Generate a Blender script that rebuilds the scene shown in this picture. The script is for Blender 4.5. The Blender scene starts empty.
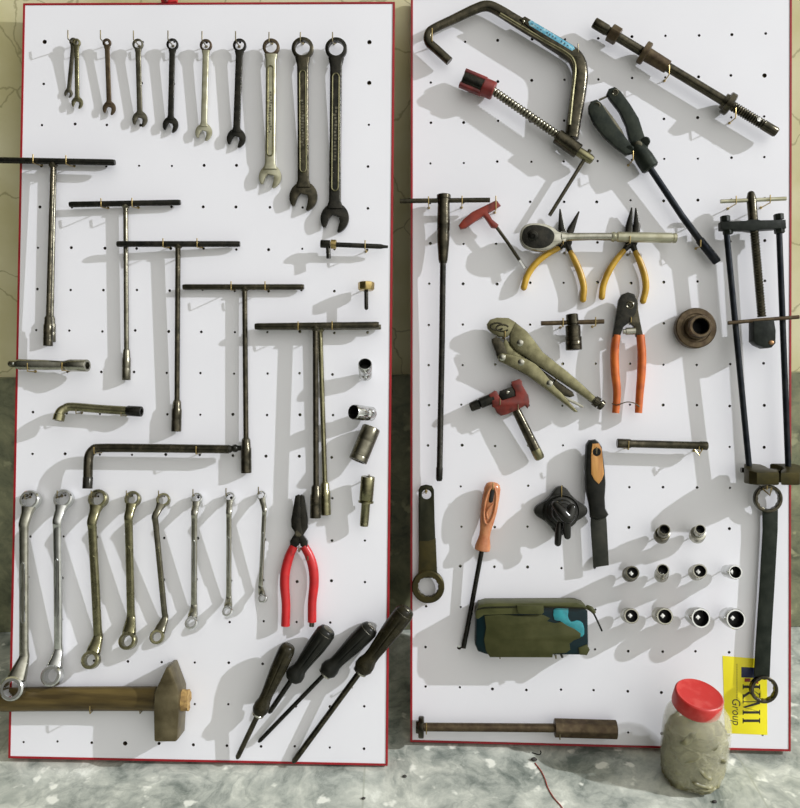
import bpy, bmesh, math, random
from mathutils import Vector, Matrix
random.seed(7)
sc = bpy.context.scene
COL = sc.collection
PI = math.pi
V = Vector

# ------------------------------------------------------------------ camera
F = 800.0
CAM_LOC = V((0, -1.2, 0.905074))
CAM_R = (Matrix.Rotation(PI/2 - 0.280878, 4, 'X') @ Matrix.Rotation(-0.0070564, 4, 'Z'))
cam = bpy.data.cameras.new('camera')
camo = bpy.data.objects.new('camera', cam); COL.objects.link(camo)
cam.sensor_fit = 'HORIZONTAL'; cam.sensor_width = 36; cam.lens = 36*F/800
camo.matrix_world = Matrix.Translation(CAM_LOC) @ CAM_R
cam.clip_start = 0.01
sc.camera = camo
CR3 = CAM_R.to_3x3()

class Frame:
    """a plane in the room: o + M*(u,v,w), w pointing out of it"""
    def __init__(s, o, M): s.o = V(o); s.M = M; s.M4 = Matrix.Translation(s.o) @ M.to_4x4()
    def P(s, px, py, w=0.0):
        d = CR3 @ V(((px-400)/F, -(py-404)/F, -1))
        n = s.M.col[2]
        t = (w - n.dot(CAM_LOC - s.o)) / n.dot(d)
        return s.M.transposed() @ (CAM_LOC + d*t - s.o)
    def scale(s, px, py, w=0.0):           # metres that one pixel covers there
        d = CR3 @ V(((px-400)/F, -(py-404)/F, -1))
        n = s.M.col[2]
        return (w - n.dot(CAM_LOC - s.o)) / n.dot(d) / F

def board_frame(x, y, th, psi, rho, W):
    M = (Matrix.Rotation(psi, 3, 'Z') @ Matrix.Rotation(PI/2 - th, 3, 'X') @ Matrix.Rotation(rho, 3, 'Z'))
    return Frame((x, y, abs(math.sin(rho))*W/2 + .004), M)
WL, HL, WR, HR = 0.6071, 1.2222, 0.6102, 1.2254
FL = board_frame(-0.327727, -0.132437, 0.302873, -0.026007, -0.008556, WL)
FR = board_frame(0.318324, -0.103629, 0.279189, -0.059628, 0.0086615, WR)
FLOOR = Frame((0, 0, 0), Matrix.Identity(3))

# ------------------------------------------------------------------ materials
MATS = {}
def mat(name, base, metal=0.0, rough=0.5, c2=None, scale=60.0, mix=(0.35, 0.7), bump=0.0, bscale=None, rvar=0.0, spec=0.5, stretch=None, detail=5):
    m = bpy.data.materials.new(name); m.use_nodes = True
    nt = m.node_tree; b = nt.nodes['Principled BSDF']
    b.inputs['Base Color'].default_value = (*base, 1); b.inputs['Metallic'].default_value = metal
    b.inputs['Roughness'].default_value = rough; b.inputs['Specular IOR Level'].default_value = spec
    tc = nt.nodes.new('ShaderNodeTexCoord'); src = tc.outputs['Object']
    if stretch:
        mp = nt.nodes.new('ShaderNodeMapping'); mp.inputs['Scale'].default_value = stretch
        nt.links.new(src, mp.inputs[0]); src = mp.outputs[0]
    n = nt.nodes.new('ShaderNodeTexNoise'); n.inputs['Scale'].default_value = scale; n.inputs['Detail'].default_value = detail
    nt.links.new(src, n.inputs['Vector'])
    if c2 is not None:
        r = nt.nodes.new('ShaderNodeValToRGB')
        r.color_ramp.elements[0].position = mix[0]; r.color_ramp.elements[1].position = mix[1]
        r.color_ramp.elements[0].color = (*base, 1); r.color_ramp.elements[1].color = (*c2, 1)
        nt.links.new(n.outputs['Fac'], r.inputs[0]); nt.links.new(r.outputs[0], b.inputs['Base Color'])
    if rvar:
        mr = nt.nodes.new('ShaderNodeMapRange')
        mr.inputs['To Min'].default_value = max(.03, rough-rvar); mr.inputs['To Max'].default_value = rough+rvar
        nt.links.new(n.outputs['Fac'], mr.inputs['Value']); nt.links.new(mr.outputs[0], b.inputs['Roughness'])
    if bump:
        n2 = nt.nodes.new('ShaderNodeTexNoise'); n2.inputs['Scale'].default_value = bscale or scale*2
        nt.links.new(src, n2.inputs['Vector'])
        bp = nt.nodes.new('ShaderNodeBump'); bp.inputs['Strength'].default_value = bump; bp.inputs['Distance'].default_value = 0.002
        nt.links.new(n2.outputs['Fac'], bp.inputs['Height']); nt.links.new(bp.outputs[0], b.inputs['Normal'])
    MATS[name] = m
    return m
steel_dark = mat('oily dark steel', (.036,.034,.024), .9, .24, (0.088,0.077,0.05225), 90, rvar=.12, bump=.15)
steel_black = mat('blackened steel', (0.0121,0.01265,0.01045), .7, .27, (0.033,0.03025,0.0231), 80, rvar=.1, bump=.15)
steel_olive = mat('olive plated steel', (.27,.255,.15), 1, .26, (.15,.14,.08), 70, rvar=.1, bump=.12)
steel_pale = mat('pale worn plating', (0.496,0.488,0.368), .85, .36, (0.336,0.32,0.216), 70, rvar=.1, bump=.1)
steel_mid = mat('worn grey steel', (0.204,0.1938,0.1496), 1, .28, (0.0884,0.0816,0.0578), 60, rvar=.1, bump=.12)
steel_brown = mat('brown rusted steel', (0.066,0.045,0.027), .75, .45, (0.12,0.09,0.051), 90, rvar=.1, bump=.25)
chrome = mat('bright chrome plate', (0.684,0.6935,0.684), 1, .13, (0.5225,0.532,0.513), 60, rvar=.06)
chrome_dull = mat('dull chrome plate', (0.4675,0.459,0.3995), 1, .22, (0.306,0.2975,0.238), 70, rvar=.08, bump=.06)
brass = mat('brass wire', (0.496,0.376,0.16), 1, .28, (0.36,0.264,0.104), 120)
hook_dark = mat('tarnished wire', (.16,.14,.09), .9, .35, (.3,.25,.14), 120)
iron_black = mat('black painted iron', (0.0096,0.012,0.0102), .1, .42, (0.021,0.0252,0.0204), 70, bump=.25, rvar=.1, spec=.16)
iron_green = mat('dark green black iron', (0.0168,0.0216,0.018), .35, .4, (0.033,0.039,0.03), 60, bump=.25, rvar=.1, spec=.16)
strap_green = mat('dark green strap steel', (.012,.016,.012), .3, .42, (.026,.031,.024), 60, bump=.2, rvar=.1, spec=.16)
iron_blue = mat('blue black rod steel', (0.0108,0.0138,0.0192), .5, .36, (0.027,0.03,0.033), 60, rvar=.1, bump=.15, spec=.16)
gloss_black = mat('glossy black cast metal', (.008,.008,.007), .3, .2, (.02,.02,.016), 60, bump=.2)
rubber_black = mat('black rubber', (0.0072,0.0078,0.0066), 0, .28, (0.018,0.018,0.0144), 60, bump=.12, spec=.16)
grip_brown = mat('grimy dark grip', (.010,.009,.005), 0, .26, (.03,.026,.013), 55, bump=.2, rvar=.1, spec=.16)
red_grip = mat('red dipped grip', (0.496,0.0144,0.016), 0, .36, (0.36,0.0096,0.0112), 45, bump=.1)
red_tape = mat('red edge tape', (.34,.006,.014), 0, .38, (.24,.005,.01), 30)
red_paint = mat('chipped red paint', (.18,.014,.006), 0, .42, (.08,.012,.008), 70, bump=.2)
red_handle = mat('dull red plastic', (.23,.024,.009), 0, .42, (.12,.012,.006), 60, bump=.1)
red_pink = mat('faded red plastic', (.22,.025,.022), 0, .35, (.09,.008,.009), 50)
red_lid = mat('scuffed red lid plastic', (.50,.022,.018), 0, .42, (.60,.08,.065), 45, (.5,.75), bump=.1)
yellow_grip = mat('yellow dipped grip', (0.527,0.323,0.02975), 0, .38, (0.357,0.204,0.017), 60, bump=.1)
orange_grip = mat('orange dipped grip', (.60,.14,.018), 0, .42, (.38,.075,.012), 60, bump=.12)
copper_grip = mat('translucent amber plastic', (0.544,0.24,0.112), 0, .22, (0.384,0.136,0.056), 70, bump=.2)
b = copper_grip.node_tree.nodes['Principled BSDF']; b.inputs['Subsurface Weight'].default_value = .2
b.inputs['Subsurface Radius'].default_value = (.01,.004,.002)
wood_handle = mat('grimy wooden handle', (.045,.03,.009), 0, .4, (.125,.088,.028), 30, stretch=(.35,3,3), bump=.25, spec=.3)
wood_end = mat('raw split wood', (.42,.27,.09), 0, .7, (.16,.09,.03), 120, bump=.6)
wood_inlay = mat('orange stained wood', (.62,.32,.09), 0, .4, (.4,.17,.04), 40, stretch=(3,.35,1), bump=.2)
hammer_iron = mat('worn hammer iron', (0.09,0.072,0.036), .6, .42, (0.18,0.15,0.084), 40, rvar=.1, bump=.35)
blade_steel = mat('dark blade steel', (0.027,0.03,0.0252), .7, .42, (0.051,0.051,0.042), 60, rvar=.1)
strap_olive = mat('olive brown strap steel', (0.0595,0.049,0.0175), .55, .42, (0.035,0.0315,0.014), 60, rvar=.1, bump=.1, spec=.16)
strap_dark = mat('dark oiled strap steel', (0.0168,0.018,0.0108), .55, .42, (0.03,0.03,0.0168), 60, rvar=.1, bump=.1, spec=.16)
olive_plastic = mat('olive plastic', (.075,.078,.028), 0, .42, (.045,.048,.017), 40, bump=.2, spec=.16)
olive_tape = mat('olive wrinkled tape', (.042,.045,.014), 0, .5, (.065,.065,.024), 40, bump=.4, bscale=40, spec=.16)
teal_dark = mat('dark teal case', (.002,.011,.014), 0, .25, (.003,.019,.023), 40, spec=.2)
teal = mat('teal plastic', (.03,.30,.34), 0, .25, (.02,.16,.19), 60)
blue_label = mat('pale blue label', (.10,.36,.50), 0, .4, (.32,.55,.62), 250, (.5,.62))
label_ink = mat('dark label ink', (.03,.09,.13), 0, .5)
sticker_yellow = mat('yellow sticker paper', (.87,.77,.012), 0, .45, (.84,.72,.01), 30)
ink_black = mat('black ink', (.012,.012,.012), 0, .5)
ink_navy = mat('navy ink', (.012,.02,.075), 0, .5)
ink_red = mat('dark red ink', (.25,.03,.02), 0, .5)
void_black = mat('hollow shade black', (.006,.006,.005), .2, .5)  # near black stands in for the shade inside bores, slot and hole
copper_pad = mat('copper pad', (.35,.2,.1), .8, .4, (.2,.11,.06), 80)
string_red = mat('red brown thread', (.32,.06,.04), 0, .7)
pebble_dark = mat('dark grit', (.02,.02,.018), 0, .7, (.06,.05,.04), 300)
rag = mat('olive crumpled cloth', (.062,.058,.02), 0, .34, (.26,.245,.13), 26, (.36,.62), bump=.3, bscale=20)
laminate = mat('white laminate board', (.79,.79,.83), 0, .34, (.765,.765,.805), 6, bump=.0)
hardboard = mat('dark hardboard back', (.045,.03,.018), 0, .8, (.065,.045,.028), 60)
core = mat('chipboard core', (.25,.2,.14), 0, .8, (.18,.14,.1), 200)

# milky plastic jar
jar_plastic = bpy.data.materials.new('milky jar plastic'); jar_plastic.use_nodes = True
nt = jar_plastic.node_tree; b = nt.nodes['Principled BSDF']
b.inputs['Base Color'].default_value = (.70,.68,.50,1); b.inputs['Roughness'].default_value = .2
n = nt.nodes.new('ShaderNodeTexNoise'); n.inputs['Scale'].default_value = 30
mr = nt.nodes.new('ShaderNodeMapRange'); mr.inputs['To Min'].default_value = .17; mr.inputs['To Max'].default_value = .30
nt.links.new(n.outputs['Fac'], mr.inputs['Value']); nt.links.new(mr.outputs[0], b.inputs['Alpha'])

# marble floor tiles
def marble(name, joints, tint=None):
    m = bpy.data.materials.new(name); m.use_nodes = True
    nt = m.node_tree; b = nt.nodes['Principled BSDF']; L = nt.links.new
    tc = nt.nodes.new('ShaderNodeTexCoord')
    n0 = nt.nodes.new('ShaderNodeTexNoise'); n0.inputs['Scale'].default_value = 5; n0.inputs['Detail'].default_value = 8
    L(tc.outputs['Object'], n0.inputs['Vector'])
    mx = nt.nodes.new('ShaderNodeMixRGB'); mx.inputs[0].default_value = .16
    L(tc.outputs['Object'], mx.inputs[1]); L(n0.outputs['Color'], mx.inputs[2])
    n1 = nt.nodes.new('ShaderNodeTexNoise'); n1.inputs['Scale'].default_value = 16; n1.inputs['Detail'].default_value = 9; n1.inputs['Roughness'].default_value = .68
    L(mx.outputs[0], n1.inputs['Vector'])
    r1 = nt.nodes.new('ShaderNodeValToRGB'); e = r1.color_ramp.elements
    e[0].position = .33; e[0].color = (.13,.155,.135,1); e[1].position = .70; e[1].color = (.76,.78,.70,1)
    k = e.new(.46); k.color = (.36,.385,.34,1); k = e.new(.58); k.color = (.54,.56,.49,1)
    L(n1.outputs['Fac'], r1.inputs[0])
    n2 = nt.nodes.new('ShaderNodeTexNoise'); n2.inputs['Scale'].default_value = 4.5; n2.inputs['Detail'].default_value = 6; n2.inputs['Distortion'].default_value = 2.2
    L(mx.outputs[0], n2.inputs['Vector'])
    r2 = nt.nodes.new('ShaderNodeValToRGB'); e = r2.color_ramp.elements
    e[0].position = .47; e[0].color = (0,0,0,1); e[1].position = .53; e[1].color = (0,0,0,1)
    k = e.new(.50); k.color = (1,1,1,1)
    L(n2.outputs['Fac'], r2.inputs[0])
    m2 = nt.nodes.new('ShaderNodeMixRGB'); m2.inputs[2].default_value = (.13,.155,.14,1)
    mm = nt.nodes.new('ShaderNodeMath'); mm.operation = 'MULTIPLY'; mm.inputs[1].default_value = .35
    L(r2.outputs[0], mm.inputs[0]); L(mm.outputs[0], m2.inputs[0]); L(r1.outputs[0], m2.inputs[1])
    # pale inclusions
    v = nt.nodes.new('ShaderNodeTexNoise'); v.inputs['Scale'].default_value = 27; v.inputs['Detail'].default_value = 3
    L(tc.outputs['Object'], v.inputs['Vector'])
    r3 = nt.nodes.new('ShaderNodeValToRGB'); e = r3.color_ramp.elements
    e[0].position = .62; e[0].color = (0,0,0,1); e[1].position = .68; e[1].color = (.75,.75,.75,1)
    L(v.outputs['Fac'], r3.inputs[0])
    m3 = nt.nodes.new('ShaderNodeMixRGB'); m3.inputs[2].default_value = (.86,.87,.78,1)
    L(r3.outputs[0], m3.inputs[0]); L(m2.outputs[0], m3.inputs[1])
    out = m3.outputs[0]
    if joints:
        br = nt.nodes.new('ShaderNodeTexBrick'); br.offset = 0
        br.inputs['Scale'].default_value = 1; br.inputs['Mortar Size'].default_value = .0016
        br.inputs['Brick Width'].default_value = .6; br.inputs['Row Height'].default_value = .6
        mp = nt.nodes.new('ShaderNodeMapping'); mp.inputs['Location'].default_value = joints
        L(tc.outputs['Object'], mp.inputs[0]); L(mp.outputs[0], br.inputs['Vector'])
        m4 = nt.nodes.new('ShaderNodeMixRGB'); m4.inputs[2].default_value = (.32,.34,.27,1)
        m5 = nt.nodes.new('ShaderNodeMath'); m5.operation = 'MULTIPLY'; m5.inputs[1].default_value = .6
        L(br.outputs['Fac'], m5.inputs[0]); L(m5.outputs[0], m4.inputs[0]); L(out, m4.inputs[1]); out = m4.outputs[0]
    if tint:
        m6 = nt.nodes.new('ShaderNodeMixRGB'); m6.blend_type = 'MULTIPLY'; m6.inputs[0].default_value = 1; m6.inputs[2].default_value = (*tint, 1)
        L(out, m6.inputs[1]); out = m6.outputs[0]
    L(out, b.inputs['Base Color']); b.inputs['Roughness'].default_value = .32
    return m
marble_floor = marble('grey marble tile', (.06, .3, 0))
marble_wall = marble('olive grey marble dado', None, (.46,.45,.30))

# cracked cream plaster
plaster = bpy.data.materials.new('cracked cream plaster'); plaster.use_nodes = True
nt = plaster.node_tree; b = nt.nodes['Principled BSDF']; L = nt.links.new
tc = nt.nodes.new('ShaderNodeTexCoord')
n1 = nt.nodes.new('ShaderNodeTexNoise'); n1.inputs['Scale'].default_value = 7; n1.inputs['Detail'].default_value = 8
L(tc.outputs['Object'], n1.inputs['Vector'])
r1 = nt.nodes.new('ShaderNodeValToRGB'); e = r1.color_ramp.elements
e[0].position = .3; e[0].color = (.53,.48,.235,1); e[1].position = .7; e[1].color = (.72,.68,.46,1)
L(n1.outputs['Fac'], r1.inputs[0])
mxv = nt.nodes.new('ShaderNodeMixRGB'); mxv.inputs[0].default_value = .12
L(tc.outputs['Object'], mxv.inputs[1]); L(n1.outputs['Color'], mxv.inputs[2])
vo = nt.nodes.new('ShaderNodeTexVoronoi'); vo.feature = 'DISTANCE_TO_EDGE'; vo.inputs['Scale'].default_value = 9
L(mxv.outputs[0], vo.inputs['Vector'])
r2 = nt.nodes.new('ShaderNodeValToRGB'); e = r2.color_ramp.elements
e[0].position = .004; e[0].color = (.55,.55,.55,1); e[1].position = .016; e[1].color = (0,0,0,1)
L(vo.outputs['Distance'], r2.inputs[0])
m2 = nt.nodes.new('ShaderNodeMixRGB'); m2.inputs[2].default_value = (.22,.19,.08,1)
L(r2.outputs[0], m2.inputs[0]); L(r1.outputs[0], m2.inputs[1]); L(m2.outputs[0], b.inputs['Base Color'])
b.inputs['Roughness'].default_value = .7
bp = nt.nodes.new('ShaderNodeBump'); bp.inputs['Strength'].default_value = .3; bp.inputs['Distance'].default_value = .004
L(n1.outputs['Fac'], bp.inputs['Height']); L(bp.outputs[0], b.inputs['Normal'])

# ------------------------------------------------------------------ mesh builder
def smooth_closed(pts, k=4):
    out = []; n = len(pts)
    for i in range(n):
        p0, p1, p2, p3 = pts[i-1], pts[i], pts[(i+1) % n], pts[(i+2) % n]
        for j in range(k):
            t = j/k
            out.append(tuple(0.5*(2*b + (c-a)*t + (2*a-5*b+4*c-d)*t*t + (3*b-a-3*c+d)*t**3) for a, b, c, d in zip(p0, p1, p2, p3)))
    return out
def smooth_open(pts, k=5):
    if len(pts) < 3: return [V(p) for p in pts]
    P = [V(p) for p in pts]; P = [2*P[0]-P[1]] + P + [2*P[-1]-P[-2]]
    out = []
    for i in range(1, len(P)-2):
        a, b, c, d = P[i-1], P[i], P[i+1], P[i+2]
        for j in range(k):
            t = j/k
            out.append(0.5*(2*b + (c-a)*t + (2*a-5*b+4*c-d)*t*t + (3*b-a-3*c+d)*t**3))
    out.append(P[-2]); return out
def lerp_list(vals, n):
    out = []
    for i in range(n):
        x = i/(n-1)*(len(vals)-1) if n > 1 else 0
        k = min(int(x), len(vals)-2) if len(vals) > 1 else 0
        out.append(vals[k] + (vals[min(k+1, len(vals)-1)]-vals[k])*(x-k))
    return out

class MB:
    def __init__(s): s.bm = bmesh.new()
    def add(s, verts, faces):
        vs = [s.bm.verts.new(v) for v in verts]
        for f in faces:
            try: s.bm.faces.new([vs[i] for i in f])
            except ValueError: pass
        return s
    def grid(s, rings, closed_u=True, cap0=True, cap1=True, loop=False):
        n = len(rings[0]); verts = [v for r in rings for v in r]; faces = []
        m = len(rings)
        for i in range(m if loop else m-1):
            a, b = i*n, ((i+1) % m)*n
            for j in range(n):
                k = (j+1) % n
                faces.append((a+j, a+k, b+k, b+j))
        if not loop:
            if cap0: faces.append(tuple(range(n-1, -1, -1)))
            if cap1: faces.append(tuple((m-1)*n+j for j in range(n)))
        return s.add(verts, faces)
    def tube(s, pts, r, n=14, smooth=0, ratio=1.0, round_ends=False, power=2.0, up=None, cap=True, close=False):
        """sweep along pts; r radius or list (interpolated); ratio = depth radius over width radius; power>2 squares the section"""
        P = [V(p) for p in pts]
        rs = list(r) if isinstance(r, (list, tuple)) else [r]*len(P)
        if smooth:
            m0 = len(P); P = smooth_open(P, smooth); rs = lerp_list(rs, len(P))
        if len(rs) != len(P): rs = lerp_list(rs, len(P))
        if round_ends:
            d0 = (P[0]-P[1]).normalized(); d1 = (P[-1]-P[-2]).normalized()
            a = [(P[0] + d0*rs[0]*math.sin(t), max(rs[0]*math.cos(t), 1e-5)) for t in (1.5, 1.1, .7, .35)]
            c = [(P[-1] + d1*rs[-1]*math.sin(t), max(rs[-1]*math.cos(t), 1e-5)) for t in (.35, .7, 1.1, 1.5)]
            P = [p for p, _ in a] + P + [p for p, _ in c]; rs = [q for _, q in a] + rs + [q for _, q in c]
        N = None; rings = []
        for i, p in enumerate(P):
            if close: d = P[(i+1) % len(P)] - P[i-1]
            else: d = P[min(i+1, len(P)-1)] - P[max(i-1, 0)]
            d.normalize()
            if N is None:
                N = V(up) if up else V((0, 0, 1))
                if abs(N.dot(d)) > .9: N = V((0, 1, 0))
            N = (N - d*N.dot(d)).normalized(); S = d.cross(N)
            ring = []
            for j in range(n):
                t = 2*PI*j/n; cx, sx = math.cos(t), math.sin(t)
                if power != 2.0:
                    cx = math.copysign(abs(cx)**(2/power), cx); sx = math.copysign(abs(sx)**(2/power), sx)
                ring.append(p + S*(cx*rs[i]) + N*(sx*rs[i]*ratio))
            rings.append(ring)
        if close: return s.grid(rings, loop=True)
        return s.grid(rings, cap0=cap, cap1=cap)
    def lathe(s, p0, p1, prof, n=28, loop=False, phase=0.0, cap=True):
        """prof: (distance along p0->p1 in metres, radius[, shape]); shape 'h' hexagon, 'q' square, 'd' twelve-point"""
        p0 = V(p0); d = (V(p1)-p0).normalized()
        A = V((0, 0, 1)) if abs(d.z) < .9 else V((0, 1, 0))
        A = (A - d*A.dot(d)).normalized(); B = d.cross(A)
        rings = []
        for e in prof:
            z, r = e[0], max(e[1], 1e-5); sh = e[2] if len(e) > 2 else None
            ring = []
            for j in range(n):
                t = 2*PI*j/n + phase; q = r
                if sh == 'h': a = (t % (PI/3)) - PI/6; q = r*math.cos(PI/6)/math.cos(a)
                elif sh == 'q': a = (t % (PI/2)) - PI/4; q = r*math.cos(PI/4)/math.cos(a)
                elif sh == 'd': q = r*(1 + .07*abs(math.sin(6*t)))
                elif sh == 'o': a = (t % (PI/4)) - PI/8; q = r*math.cos(PI/8)/math.cos(a)
                elif sh == 'r': q = r*(1 - .10*max(0, math.cos(8*t))**4)
                ring.append(p0 + d*z + A*(q*math.cos(t)) + B*(q*math.sin(t)))
            rings.append(ring)
        return s.grid(rings, cap0=cap, cap1=cap, loop=loop)
    def plate(s, outline, w0, w1, bev=.0006, holes=(), smooth=0, M=None):
        """outline in (u,v) metres, extruded from w0 to w1 with rounded edges"""
        cu = bpy.data.curves.new('c', 'CURVE'); cu.dimensions = '2D'; cu.fill_mode = 'BOTH'
        for o in [outline, *holes]:
            o = [tuple(q)[:2] for q in o]
            if smooth: o = smooth_closed(o, smooth)
            sp = cu.splines.new('POLY'); sp.points.add(len(o)-1); sp.use_cyclic_u = True
            for pt, q in zip(sp.points, o): pt.co = (q[0], q[1], 0, 1)
        h = (w1-w0)/2; bev = min(bev, h*.95)
        cu.extrude = h-bev; cu.bevel_depth = bev; cu.bevel_resolution = 1; cu.offset = -bev
        ob = bpy.data.objects.new('c', cu)
        me = bpy.data.meshes.new_from_object(ob)
        T = Matrix.Translation((0, 0, (w0+w1)/2))
        if M is not None: T = M @ T
        me.transform(T)
        s.bm.from_mesh(me)
        bpy.data.objects.remove(ob); bpy.data.curves.remove(cu); bpy.data.meshes.remove(me)
        return s
    def box(s, c, size, M=None, bev=.001):
        x, y, z = (q/2 for q in size); bb = min(bev, x*.9, y*.9, z*.9)
        t = bmesh.new(); bmesh.ops.create_cube(t, size=1)
        bmesh.ops.scale(t, vec=(2*x, 2*y, 2*z), verts=t.verts)
        if bb > 0: bmesh.ops.bevel(t, geom=list(t.edges), offset=bb, segments=2, affect='EDGES')
        T = Matrix.Translation(c) @ (M.to_4x4() if M is not None else Matrix.Identity(4))
        bmesh.ops.transform(t, matrix=T, verts=t.verts)
        me = bpy.data.meshes.new('t'); t.to_mesh(me); t.free(); s.bm.from_mesh(me); bpy.data.meshes.remove(me)
        return s
    def ball(s, c, r, sc_=(1, 1, 1), seg=16):
        t = bmesh.new(); bmesh.ops.create_uvsphere(t, u_segments=seg, v_segments=seg//2+2, radius=r)
        bmesh.ops.transform(t, matrix=Matrix.Translation(c) @ Matrix.Diagonal((*sc_, 1)), verts=t.verts)
        me = bpy.data.meshes.new('t'); t.to_mesh(me); t.free(); s.bm.from_mesh(me); bpy.data.meshes.remove(me)
        return s
    def mesh(s, name, material, angle=38):
        bmesh.ops.remove_doubles(s.bm, verts=s.bm.verts, dist=1e-6)
        bmesh.ops.recalc_face_normals(s.bm, faces=s.bm.faces)
        me = bpy.data.meshes.new(name); s.bm.to_mesh(me); s.bm.free()
        me.materials.append(material)
        for p in me.polygons: p.use_smooth = True
        me.set_sharp_from_angle(angle=math.radians(angle))
        return me

class Thing:
    """a top-level thing on a frame; p(px,py,w mm) gives its own coordinates"""
    def __init__(s, name, label, cat, fr, px, py, w=0.0, group=None):
        s.fr = fr; s.o = fr.P(px, py, w/1000); s.k = fr.scale(px, py, w/1000)
        s.e = bpy.data.objects.new(name, None); COL.objects.link(s.e)
        s.e.empty_display_size = .02
        s.e.matrix_world = fr.M4 @ Matrix.Translation(s.o)
        s.e['label'] = label; s.e['category'] = cat
        if group: s.e['group'] = group
    def p(s, px, py, w=0.0): return s.fr.P(px, py, w/1000) - s.o
    def m(s, px): return px*s.k
    def outline(s, pts, w): return [s.p(x, y, w)[:2] for x, y in pts]
    def w(s, mm): return mm/1000 - s.o.z
    def plate(s, mb, pts, w0, w1, bev=.6, holes=(), smooth=0):
        return mb.plate(s.outline(pts, w1), s.w(w0), s.w(w1), bev/1000, [s.outline(h, w1) for h in holes], smooth)
    def part(s, name, mb, material, parent=None, label=None, angle=38):
        me = mb.mesh(name, material, angle)
        ob = bpy.data.objects.new(name, me); COL.objects.link(ob)
        ob.parent = parent or s.e
        if label: ob['label'] = label
        return ob
def circ(cx, cy, r, n=20, ry=None, a0=0): return [(cx + r*math.cos(a0+2*PI*i/n), cy + (ry or r)*math.sin(a0+2*PI*i/n)) for i in range(n)]

# ------------------------------------------------------------------ the setting
def structure(name, mb, material):
    ob = bpy.data.objects.new(name, mb.mesh(name, material)); COL.objects.link(ob)
    ob['kind'] = 'structure'; ob['category'] = name.split('_')[0]
    return ob
WALL_Y = 0.268
fl = structure('floor', MB().box((0, -.8, -.025), (5, 2.3, .05), bev=0), marble_floor); fl['label'] = 'grey veined marble tile floor under the boards'
wl = structure('wall_back', MB().box((0, WALL_Y+.05, 1.25), (5, .1, 2.6), bev=0), plaster); wl['label'] = 'cracked cream plaster wall behind the boards'
d = CR3 @ V(((796-400)/F, -(373-404)/F, -1)); t_ = (WALL_Y - .012 - CAM_LOC.y)/d.y
DADO_Z = (CAM_LOC + d*t_).z
td = structure('trim_1', MB().box((0, WALL_Y-.005, DADO_Z/2), (5, .014, DADO_Z), bev=.002), marble_wall); td['label'] = 'grey marble dado along the foot of the wall'

# ------------------------------------------------------------------ the two pegboards
def pegboard(fr, W, H, label, cols, rows, big, colt, colb):
    e = bpy.data.objects.new('pegboard', None); COL.objects.link(e); e.matrix_world = fr.M4
    e['label'] = label; e['category'] = 'pegboard'
    T = .012; mb = MB()
    xs = [-W/2] + [(a+b)/2 for a, b in zip(cols, cols[1:])] + [W/2]
    ys = [0] + [(a+b)/2 for a, b in zip(rows, rows[1:])] + [H]
    for i, cx in enumerate(cols):
        for j, cy in enumerate(rows):
            x0, x1, y0, y1 = xs[i], xs[i+1], ys[j], ys[j+1]
            ax = colb[i] + (colt[i]-colb[i])*(cy/H) + random.uniform(-.0012, .0012); ay = cy + random.uniform(-.0012, .0012)
            r = random.choice((.0019, .0021, .0023, .0026)); 
            if (i, j) in big: r = .0037
            rect = [(x1, ay), (x1, y1), (ax, y1), (x0, y1), (x0, ay), (x0, y0), (ax, y0), (x1, y0)]
            cir = [(ax + r*math.cos(k*PI/4), ay + r*math.sin(k*PI/4)) for k in range(8)]
            vs = [(*q, 0) for q in rect] + [(*q, 0) for q in cir] + [(*q, -T) for q in cir] + [(*q, -T) for q in rect]
            fs = []
            for k in range(8):
                l = (k+1) % 8
                fs += [(k, l, 8+l, 8+k), (8+k, 8+l, 16+l, 16+k), (16+k, 16+l, 24+l, 24+k)]
            mb.add(vs, fs)
    me = mb.mesh('panel', laminate); me.materials.append(hardboard)
    for p in me.polygons:
        if p.center.z < -.0005: p.material_index = 1
    pn = bpy.data.objects.new('panel', me); COL.objects.link(pn); pn.parent = e
    # red tape round the four edges, lapping a little on to the face
    lap, th = .0028, .0007
    for (x0, x1, y0, y1) in ((-W/2-th, -W/2+lap, -th, H+th), (W/2-lap, W/2+th, -th, H+th), (-W/2+lap, W/2-lap, H-lap, H+th), (-W/2+lap, W/2-lap, -th, lap)):
        tb = MB(); lng = y1-y0 > x1-x0
        q = 24
        for k in range(q):                        # a hand-laid strip: its lap wanders a little
            pass
        tb.box(((x0+x1)/2, (y0+y1)/2, -T/2+.0003), (x1-x0, y1-y0, T+.0012), bev=.0005)
        ob = bpy.data.objects.new('edge_tape', tb.mesh('edge_tape', red_tape)); COL.objects.link(ob); ob.parent = e
        ob['label'] = 'red tape strip along the edge of the board'
    return e
def ends(fr, H, x0, d0, y0, x1, d1, y1):
    T, B = [], []
    for k in range(11):
        a, b = fr.P(x0+d0*k, y0), fr.P(x1+d1*k, y1); g = (a.x-b.x)/(a.y-b.y)
        T.append(a.x + g*(H-a.y)); B.append(b.x - g*b.y)
    return T, B
tL, bL = ends(FL, HL, 44.6, 32.45, 44, 23.9, 33.95, 742)
uL = [(a+b)/2 for a, b in zip(tL, bL)]
vL = sorted(FL.P(200, 42+41.35*k).y for k in range(18))
tR, bR = ends(FR, HR, 431.4, 33.35, 79, 425.6, 33.75, 690)
uR = [(a+b)/2 for a, b in zip(tR, bR)]
vR = sorted(FR.P(600, 38-40.8+40.8*k).y for k in range(19))
vR = [v for v in vR if v < HR-.015]
boardL = pegboard(FL, WL, HL, 'left white pegboard with red edges, hung with wrenches and T handles', uL, vL, {(0, 17), (10, 17), (10, 16), (10, 2), (3, 0)}, tL, bL)
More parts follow.
